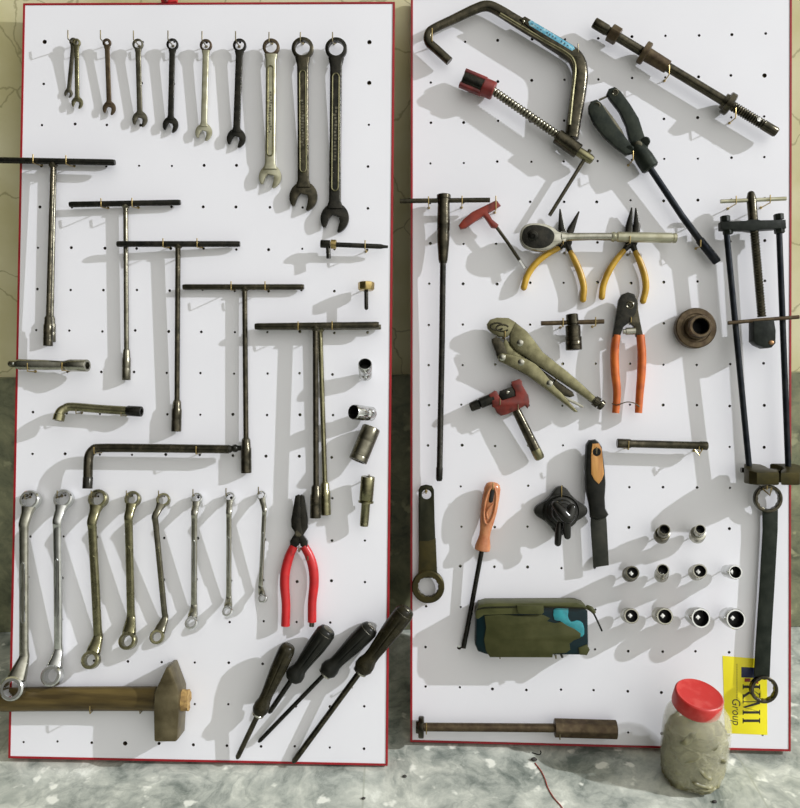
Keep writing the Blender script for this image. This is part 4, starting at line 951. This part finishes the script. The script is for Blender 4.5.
# ---- scraper
t = Thing('scraper', 'scraper with black and orange wood handle and a dark flat blade', 'scraper', FR, 598, 500, 12)
hnd = [(586.5, 445), (589.5, 440.3), (596, 439.6), (599, 442), (602.5, 447), (605.4, 470), (606.3, 484), (605.4, 498), (606, 509), (609.2, 515), (606.4, 518.5), (598, 520.5), (591, 518), (589.6, 505), (586.2, 490), (585.4, 470)]
mb = MB(); t.plate(mb, hnd, 10, 27, 5)
hd = t.part('handle', mb, rubber_black)
mb = MB(); t.plate(mb, [(592.4, 443.8), (599, 443.4), (601.8, 449), (604.2, 474), (602, 480), (598.8, 484.2), (594, 479.5), (591.2, 474), (591, 455)], 24, 28.2, 1, holes=[circ(596.6, 452, 4, 18)])
t.part('wood_inlay', mb, wood_inlay, hd, label='orange wood inlay')
t.part('hanging_hole', MB().lathe(t.p(596.6, 452, 26.2), t.p(596.6, 452, 60), [(0, t.m(4.1)), (.0016, t.m(4.1)), (.0018, t.m(3.6)), (.001, t.m(3.2)), (.001, 0)], n=20), void_black, hd, label='black hanging hole')
mb = MB(); t.plate(mb, [(591, 514), (606, 514), (606.8, 522), (608.9, 565.4), (593.4, 567.6), (590.6, 524)], 16, 18.4, .5)
t.part('blade', mb, blade_steel)
hook(FR, 596.6, 453.5, 34, 447, hook_dark)

# ---- extension bar
t = Thing('extension_bar', 'short dark socket extension bar lying level above the sockets', 'extension bar', FR, 660, 445, 16)
a, b = t.p(617, 443.3, 20), t.p(707.5, 445.8, 20); L_ = (b-a).length; R = t.m(4.1)
t.part('bar', MB().lathe(a, b, [(0, 0), (0, R*1.0), (.001, R*1.15), (L_*.14, R*1.15), (L_*.16, R*.95), (L_*.9, R*.92), (L_*.92, R*1.05), (L_-.001, R*1.05), (L_, R*.9), (L_, R*.5, 'q'), (L_-.006, R*.5, 'q'), (L_-.006, 0)], n=32), steel_dark)
hook(FR, 628.5, 449.5, 27, 441); hook(FR, 699, 452.5, 27, 446.5)
mb = MB().tube([t.p(695, 450, 26), t.p(699, 455, 27), t.p(702.5, 449, 26)], t.m(.7), n=8)
ob = bpy.data.objects.new('hook', mb.mesh('hook', brass)); COL.objects.link(ob); ob.parent = boardR; ob.matrix_local = Matrix.Translation(t.o)

# ---- flat strap ring wrench, left
t = Thing('strap_ring_wrench', 'flat brown strap ring wrench at the left edge of the right board', 'wrench', FR, 427, 494, 8)
mb = MB(); t.plate(mb, [(418.4, 490), (420.5, 486), (426, 484.6), (432, 486), (434, 490), (434.6, 520), (435.6, 545), (436.2, 573), (419, 573), (418.6, 545)], 10, 13.5, .8, holes=[circ(426.5, 494.5, 4.8, 20)])
t.part('strap', mb, strap_dark)
mb = MB(); t.plate(mb, [(419.2, 541), (428, 541), (435.7, 538.5), (437.4, 578), (418, 578)], 9.6, 13.9, .8)
t.part('lower_strap', mb, strap_olive, label='olive brown lower part of the strap')
c = t.p(428.2, 586, 9); R = t.m(16.2)
t.part('ring', MB().lathe(c, c + V((0, 0, 1)), [(-.004, R*.92), (-.003, R), (.007, R), (.0085, R*.94), (.0085, R*.66), (.0075, R*.6, 'd'), (-.004, R*.6, 'd')], n=60, loop=True), strap_olive)
hook(FR, 426, 493.5, 20, 489)

# ---- sockets on pegs
S_ = [((664.6, 529.4), (660.8, 537), 5.6, 7.4, 'dark necked socket, left one of the two uppermost small sockets'),
      ((700.4, 529.2), (696.6, 536.5), 5.2, 7.6, 'grey necked socket, right one of the two uppermost small sockets'),
      ((632.6, 572.6), (629.2, 574.6), 6.6, 7.4, 'small socket at the left end of the middle row of sockets'),
      ((663, 569.6), (661, 576), 6.0, 6.8, 'narrow socket tipped upward, second from left in the middle socket row'),
      ((700, 571), (695.6, 573), 7.0, 7.6, 'olive socket, third from left in the middle row of sockets'),
      ((735.6, 572.2), (726.5, 571), 7.0, 6.2, 'bright chrome socket at the right end of the middle socket row'),
      ((631.6, 616), (627.4, 615), 7.4, 7.2, 'small socket at the left end of the lowest row of sockets'),
      ((665, 616.4), (658.8, 614.8), 8.2, 7.6, 'chrome socket, second from left in the lowest row of sockets'),
      ((701, 618.2), (692.6, 615.6), 9.8, 8.4, 'large black mouthed socket, third from left in the lowest row'),
      ((736, 619.2), (726.8, 616), 10.0, 8.4, 'largest chrome socket, at the right end of the lowest row of sockets')]
for fc, bc, rf, rb, lab in S_:
    t = socket(lab, FR, fc, bc, rf, rb, 46, 13, chrome if rb in (6.2, 8.4) else (chrome_dull if rb != 7.4 else steel_mid), 'socket set pegged on the right board', bore=.76)
    hook(FR, bc[0]+.3, bc[1]+.6, 15, bc[1]-.2, hook_dark, droop=0)
    a, b = t.p(*bc, 13), t.p(*fc, 46)
    d_ = (b-a)
    t.part('drive_square', MB().lathe(a.lerp(b, .55), b, [(0, t.m(2.6), 'q'), (.0035, t.m(2.4), 'q'), (.004, 0)], n=16), chrome, label='bright square drive deep in the mouth')

# ---- big strap ring wrench, right
t = Thing('double_ring_wrench', 'large dark double ring wrench near the right edge, its lower ring over a yellow sticker', 'wrench', FR, 768, 497, 10)
mb = MB(); t.plate(mb, [(762.8, 509), (778.2, 509), (778, 530), (774.6, 590), (771.6, 640), (770, 677), (754.2, 677), (756.4, 640), (759.8, 590), (763.2, 530)], 10, 14, 1)
t.part('strap', mb, strap_green)
for (x, y, r_, w_, sq) in ((767.6, 498.5, 13.8, 12, 1), (763.4, 689, 13.6, 13, 1)):
    c = t.p(x, y, w_); R = t.m(r_)
    t.part('ring', MB().lathe(c, c + V((0, 0, 1)), [(-.004, R*.93), (-.003, R), (.004, R), (.0052, R*.94), (.0052, R*.80), (.0045, R*.73, 'd'), (-.004, R*.73, 'd')], n=60, loop=True), steel_dark)
hook(FR, 767, 489.5, 26, 485.5, brass)
mb = MB().tube([t.p(763, 489, 20), t.p(770, 495.5, 27), t.p(771.5, 488, 26)], t.m(.8), n=8)
ob = bpy.data.objects.new('hook', mb.mesh('hook', brass)); COL.objects.link(ob); ob.parent = boardR; ob.matrix_local = Matrix.Translation(t.o)

# ---- green case
t = Thing('tool_case', 'olive green plastic case with torn cover showing teal, hung low on its board', 'case', FR, 532, 655, 4)
out = [(476, 612), (479, 607), (486, 605.2), (575, 604.8), (583, 606.5), (588, 612), (588.6, 645), (587.6, 653.5), (583, 655.4), (487, 655), (478, 652), (475, 645)]
mb = MB(); t.plate(mb, out, 3, 39, 4); bx = t.part('case_body', mb, teal_dark, label='dark teal case body')
mb = MB(); t.plate(mb, [(475.4, 612), (478.5, 605.8), (486, 603.6), (577, 603.2), (584.5, 605.7), (588, 609), (586, 609.5), (560, 607.5), (545, 608), (541.5, 612.5), (517, 614.5), (484, 615.5), (478, 619.5), (475.2, 618)], 4, 41.5, 2.5)
t.part('lid', mb, olive_plastic)
t.part('lid_seam', MB().tube([t.p(477, 609.5, 42), t.p(490, 607.4, 42), t.p(540, 607, 42), t.p(584, 608.3, 42)], t.m(.7), n=8, smooth=4), strap_dark)
mb = MB(); t.plate(mb, [(484.5, 616), (500, 615), (520, 615.8), (543, 615), (550, 618.5), (547, 621.5), (555, 623.5), (562, 622), (568, 626), (575, 629), (581, 633.5), (580.5, 638), (574, 640.5), (569.5, 644), (570.5, 650), (566, 653), (553, 654), (552.5, 657.6), (490, 657.4), (486, 651), (484, 640), (486, 628)], 36, 41, 1)
cv = t.part('torn_cover', mb, olive_tape, label='torn wrinkled olive cover')
for v_ in cv.data.vertices:
    if v_.co.z > t.w(40): v_.co.z += .0006*math.sin(v_.co.x*220)*math.sin(v_.co.y*300)
mb = MB(); t.plate(mb, [(553.5, 610), (561, 606.5), (568.5, 608.5), (568, 616), (571, 622), (577, 620.5), (583, 623.5), (584.5, 634), (580, 637), (575, 630), (566, 626), (560, 621), (554.5, 620)], 37, 40.5, 1, smooth=2)
t.part('teal_insert', mb, teal, label='bright teal plastic showing through')
mb = MB(); t.plate(mb, [(517, 605.5), (543.5, 605.5), (544, 612.5), (541.5, 614.8), (519, 614.2), (517.2, 611.5)], 38, 45, 1.4)
t.part('latch', mb, olive_plastic)
mb = MB().tube([t.p(586, 606.5, 34), t.p(591, 609, 36), t.p(594.5, 613, 36)], [t.m(2), t.m(2.6), t.m(1.8)], n=10, smooth=3)
st = t.part('strap_tab', mb, olive_plastic)
t.part('cord', MB().tube([t.p(593, 612, 36), t.p(597, 620, 34), t.p(602, 631, 32)], t.m(.9), n=8, smooth=3), steel_black, st)
mb = MB(); t.plate(mb, [(578.5, 648), (587, 644.5), (590, 650), (587, 655.6), (580, 655)], 30, 41, 1.5); t.part('corner_tab', mb, olive_plastic)
t.part('clip_pin', MB().tube([t.p(561, 654, 38), t.p(562.5, 657.5, 38)], t.m(1.2), n=8), steel_black)
hook(FR, 500, 658.5, 30, 655, hook_dark); hook(FR, 556, 658.5, 30, 655, hook_dark)

# ---- slide hammer
t = Thing('slide_hammer', 'long brown slide hammer rod lying level along the bottom of its board', 'slide hammer', FR, 515, 729, 6)
w_ = 18
a, b = t.p(416, 727, w_), t.p(424, 727.2, w_); L_ = (b-a).length; R = t.m(10.6)
t.part('end_flange', MB().lathe(a, b, [(0, 0), (0, R*.55), (L_*.3, R*.6), (L_*.32, R*.93), (L_*.45, R), (L_*.9, R), (L_, R*.9), (L_, 0)], n=36), steel_dark)
t.part('rod', MB().tube([t.p(420, 727, w_), t.p(560, 728, w_)], t.m(4.2), n=18), steel_brown)
a, b = t.p(554.5, 727.8, w_), t.p(616.5, 729.6, w_); L_ = (b-a).length; R = t.m(9.6)
t.part('slide_weight', MB().lathe(a, b, [(0, 0), (0, R*.85), (.001, R, 'o'), (L_-.001, R, 'o'), (L_, R*.85), (L_, 0)], n=48, phase=.2), steel_brown, angle=14)
hook(FR, 426.3, 734, 26, 723); hook(FR, 560, 739.5, 30, 733, hook_dark)

# ---- yellow sticker
t = Thing('sticker', 'yellow printed sticker under the lower ring of the large double ring wrench', 'sticker', FR, 745, 695, 0)
mb = MB(); t.plate(mb, [(722.5, 655.8), (767, 659.5), (767.5, 735), (725, 733.2)], .05, .35, .05)
t.part('paper', mb, sticker_yellow)
def quad(mb, pts): t.plate(mb, pts, .3, .45, .01)
bx0, tx0 = 742.6, 760.2                                # baseline and cap line of the turned capitals
def LT(x, y): return (bx0 + (tx0-bx0)*y, x)            # letter coords: x along the reading direction (px, downward), y 0..1 up
def stroke(mb, pts): quad(mb, [LT(*q) for q in pts])
mb = MB()
def serif_stem(mb, x, wd, sr=1.2):
    stroke(mb, [(x, 0), (x+wd, 0), (x+wd, 1), (x, 1)])
    for y in (0, .94): stroke(mb, [(x-sr, y), (x+wd+sr, y), (x+wd+sr, y+.06), (x-sr, y+.06)])
# K
serif_stem(mb, 685.5, 2.6)
stroke(mb, [(688, .40), (689.2, .52), (696, 1), (694.6, 1)]); stroke(mb, [(689.2, .55), (691.2, .62), (698.6, 0), (695.6, 0)])
stroke(mb, [(692.8, .94), (697.6, .94), (697.6, 1), (692.8, 1)]); stroke(mb, [(694.2, 0), (699.6, 0), (699.6, .06), (694.2, .06)])
# M
serif_stem(mb, 701.3, .9); serif_stem(mb, 711.2, 2.5)
stroke(mb, [(701.2, 1), (704, 1), (708, .12), (706.9, .0)]); stroke(mb, [(706.9, 0), (707.8, .12), (712, 1), (711.2, .9)])
# I
serif_stem(mb, 719.4, 2.7)
lt = t.part('large_lettering', mb, ink_black, label='black letters K M I reading downwards')
fc = bpy.data.curves.new('g', 'FONT'); fc.body = 'Group'; fc.size = 1; fc.shear = .25; fc.extrude = .004
fo = bpy.data.objects.new('g', fc); me = bpy.data.meshes.new_from_object(fo)
xs = [v.co.x for v in me.vertices]; k = (t.p(733, 724, 0) - t.p(733, 698, 0)).length/(max(xs)-min(xs))
O = t.p(732.2, 698, .45)
M = Matrix.Translation(O) @ Matrix.Rotation(-PI/2 + .02, 4, 'Z') @ Matrix.Diagonal((k, k*1.15, k*.02, 1))
me.transform(M); mb = MB(); mb.bm.from_mesh(me); bpy.data.objects.remove(fo)
t.part('small_lettering', mb, ink_black, label='small slanted word Group')
mb = MB(); quad(mb, [(741.3, 667), (758.5, 668), (758.5, 678), (741.3, 677.4)]); t.part('blue_mark', mb, ink_navy, label='navy blue block')
mb = MB(); quad(mb, [(744.5, 678.2), (750.5, 678.4), (750.5, 682), (744.5, 681.8)]); quad(mb, [(752.5, 679), (758.5, 679), (758.5, 684), (752.5, 683)]); t.part('red_mark', mb, ink_red, label='dark red strip')
mb = MB()
for k in range(22):
    y = 664 + k*1.65
    quad(mb, [(736.6, y), (737.3, y), (737.3, y+1.0), (736.6, y+1.0)])
t.part('fine_print', mb, ink_black, label='tiny line of print')

# ================================================================== floor things
class FloorThing(Thing): pass
def floor_pt(px, py): return FLOOR.P(px, py, 0)
base = floor_pt(691, 777)
kj = FLOOR.scale(689.5, 745)
JR = 35.5*(CAM_LOC - V((base.x, base.y, .06))).length/800*.80
t = Thing('plastic_jar', 'milky plastic jar of crumpled cloth with a red screw lid, on the floor', 'jar', FLOOR, 691, 777, 0)
# find the height whose lid centre falls where the photo has it
def px_of(p):
    q = CR3.transposed() @ (p - CAM_LOC); return 400 + F*q.x/-q.z, 404 - F*q.y/-q.z
Hj = .1
while px_of(V((base.x, base.y, Hj)))[1] > 693.5 and Hj < .4: Hj += .001
JH = Hj
Z = V((0, 0, 1)); o = V((0, 0, 0))
oR = [(0, JR*.66), (.004, JR*.80), (.012, JR*.90), (JH*.17, JR*.96), (JH*.22, JR*.95), (JH*.25, JR*.99), (JH*.5, JR), (JH*.64, JR*.995), (JH*.74, JR*.94), (JH*.80, JR*.83), (JH*.85, JR*.70), (JH*.97, JR*.68)]
th = .0016
prof = [(0, 0.0)] + oR + [(z, r-th) for z, r in reversed(oR[1:])] + [(th*1.5, oR[0][1]-th), (th*1.5, 0)]
jb = t.part('jar_body', MB().lathe(o, Z, prof, n=64), jar_plastic, angle=60)
LRr = JR*.715
g = [(JH*.85, LRr*.96), (JH*.85, LRr*1.0), (JH*.86, LRr*1.01)] + [(JH*.9, LRr*1.01), (JH*.985, LRr*.995), (JH*.995, LRr*.965), (JH, LRr*.93), (JH*.996, LRr*.88), (JH*.992, LRr*.8), (JH*.992, 0)]
mb = MB().lathe(o, Z, g, n=64, cap=False)
Tm = Matrix.Translation((-.003, 0, JH*.93)) @ Matrix.Rotation(math.radians(5), 4, 'X') @ Matrix.Rotation(math.radians(6), 4, 'Y') @ Matrix.Translation((0, 0, -JH*.93))
bmesh.ops.transform(mb.bm, matrix=Tm, verts=mb.bm.verts)
ld = t.part('lid', mb, red_lid, label='scuffed red screw lid')
# crumpled contents
mb = MB()
bmr = bmesh.new(); bmesh.ops.create_icosphere(bmr, subdivisions=6, radius=1)
from mathutils import noise
for v in bmr.verts:
    d = v.co.normalized()
    w1 = abs(noise.noise(d*2.3 + V((3, 1, 2)))); w2 = abs(noise.noise(d*4.6 + V((1, 5, 2)) + V((w1, w1, w1))*2)); w3 = noise.noise(d*11)
    r_ = JR*(.965 - .16*w1 - .16*w2)
    h_ = JH*.30*(1.05 + .30*noise.noise(d*2.6 + V((7, 0, 0))) - .25*w2)
    z = JH*.31 + d.z*h_
    rr = r_*min(1, (max(0, 1-abs(d.z)**9))**.22)
    hxy = V((d.x, d.y)).normalized() if (abs(d.x)+abs(d.y)) > 1e-4 else V((0, 0))
    v.co = V((hxy.x*rr, hxy.y*rr, max(z, .005)))
me = bpy.data.meshes.new('c'); bmr.to_mesh(me); bmr.free(); mb.bm.from_mesh(me)
t.part('cloth', mb, rag, label='crumpled olive cloth inside the jar', angle=80)
mb = MB(); rnd = random.Random(11)
for (a0, z0, a1, z1, q) in ((-2.35, .58, -2.0, .72, .008), (-1.5, .60, -.9, .66, .006), (-2.3, .36, -1.7, .50, .005), (-1.75, .34, -1.3, .24, .006), (-1.2, .46, -.75, .36, .006), (-2.0, .20, -1.2, .14, .005), (-1.9, .12, -1.0, .10, .004)):
    pts = []
    for k in range(6):
        f_ = k/5; a_ = a0 + (a1-a0)*f_; z_ = z0 + (z1-z0)*f_
        rr = JR*(.86 + .05*math.sin(f_*PI) + rnd.uniform(-.03, .03)) * (1 if z_ < .62 else .9)
        pts.append(V((rr*math.cos(a_), rr*math.sin(a_), JH*(z_ + rnd.uniform(-.012, .012)))))
    mb.tube(pts, [q*.5, q, q*1.1, q*.9, q, q*.4], n=12, smooth=4, ratio=.55, round_ends=True)
t.part('fold', mb, rag)

def floor_tube(name, label, cat, pts, r, m_):
    a = pts[0]; t = Thing(name, label, cat, FLOOR, a[0], a[1], 0)
    q = [t.p(x, y, r*1000) for x, y in pts]
    t.part('strand', MB().tube(q, r, n=8, smooth=5), m_); return t
ft = Thing('thread', 'thin reddish thread curling on the floor below the right board', 'thread', FLOOR, 535, 764, 0)
ft.part('strand', MB().tube([ft.p(x, y, .9) for x, y in ((535, 763), (541, 771), (545, 779), (548, 788), (554, 798), (561, 806), (566, 815))], .0009, n=8, smooth=5), string_red)
def grit(px, py, r, label):
    t = Thing('pebble', label, 'pebble', FLOOR, px, py, 0, 'specks of dark grit on the floor')
    mb = MB().ball(V((0, 0, r*.55)), r, (1.25, .9, .6), 10)
    for v_ in mb.bm.verts: v_.co *= random.uniform(.85, 1.1)
    for v_ in mb.bm.verts: v_.co.z = max(v_.co.z, 0)
    t.part('stone', mb, pebble_dark)
grit(534, 760.5, .0042, 'largest dark speck of grit, beside the red thread end')
grit(404.7, 777, .003, 'dark speck of grit on the floor between the two boards')
grit(714.5, 802.5, .003, 'dark speck of grit in front of the jar')
grit(363.5, 799, .0026, 'dark speck of grit in front of the left board by the tile joint')
t = Thing('bent_wire', 'small bent dark wire lying against the foot of the right board', 'wire', FLOOR, 541, 755, 0)
t.part('strand', MB().tube([t.p(x, y, .8) for x, y in ((532, 752.5), (539, 754.6), (541, 752.8), (540.5, 750.8))], .0008, n=8, smooth=4), steel_black)

# red peg clip over the top edge of the left board
t = Thing('clip', 'small red clip peeking over the top edge of the left board', 'clip', FL, 168, 2, -6)
mb = MB(); t.plate(mb, [(159.5, -7), (177, -8), (176.4, 1.2), (170, 2.4), (161, 2.4)], -10, -1, 1.5)
t.part('jaw', mb, red_grip)
mb = MB().tube([t.p(164, -6, 3), t.p(166.5, 0.2, 3.5)], t.m(2), n=12, round_ends=True); t.part('spring', mb, red_pink)

# ------------------------------------------------------------------ light
key = bpy.data.lights.new('room_lamp', 'POINT'); ko = bpy.data.objects.new('room_lamp', key); COL.objects.link(ko)
mid = FL.P(400, 404, 0)
ko.location = FL.M4 @ (mid + V((2.85, 1.38, 1.24))*1.35)
key.energy = 40; key.shadow_soft_size = .022; key.color = (.94, .955, 1.0)
key.use_nodes = True; kt = key.node_tree; kf = kt.nodes.new('ShaderNodeLightFalloff'); kf.inputs['Strength'].default_value = 1
kt.links.new(kf.outputs['Constant'], kt.nodes['Emission'].inputs['Strength'])
wd = bpy.data.worlds.new('room'); sc.world = wd; wd.use_nodes = True
nt = wd.node_tree; bg = nt.nodes['Background']; L = nt.links.new
tc = nt.nodes.new('ShaderNodeTexCoord')
dt = nt.nodes.new('ShaderNodeVectorMath'); dt.operation = 'DOT_PRODUCT'; dt.inputs[1].default_value = V((.60, -.58, .55)).normalized()
L(tc.outputs['Generated'], dt.inputs[0])
mr = nt.nodes.new('ShaderNodeMapRange'); mr.inputs['From Min'].default_value = -1; mr.inputs['From Max'].default_value = 1
L(dt.outputs['Value'], mr.inputs['Value'])
rz = nt.nodes.new('ShaderNodeValToRGB'); e = rz.color_ramp.elements
e[0].position = .2; e[0].color = (.03,.03,.024,1); e[1].position = 1; e[1].color = (3.6,3.55,3.35,1)
k = e.new(.55); k.color = (.09,.09,.075,1); k = e.new(.75); k.color = (.60,.59,.53,1); k = e.new(.86); k.color = (1.8,1.77,1.64,1)
L(mr.outputs[0], rz.inputs[0]); L(rz.outputs[0], bg.inputs['Color'])
bg.inputs['Strength'].default_value = .46

sc.view_settings.view_transform = 'Standard'; sc.view_settings.look = 'None'; sc.view_settings.gamma = 1
sc.view_settings.use_curve_mapping = False; sc.view_settings.exposure = 0
sc.cycles.use_denoising = True
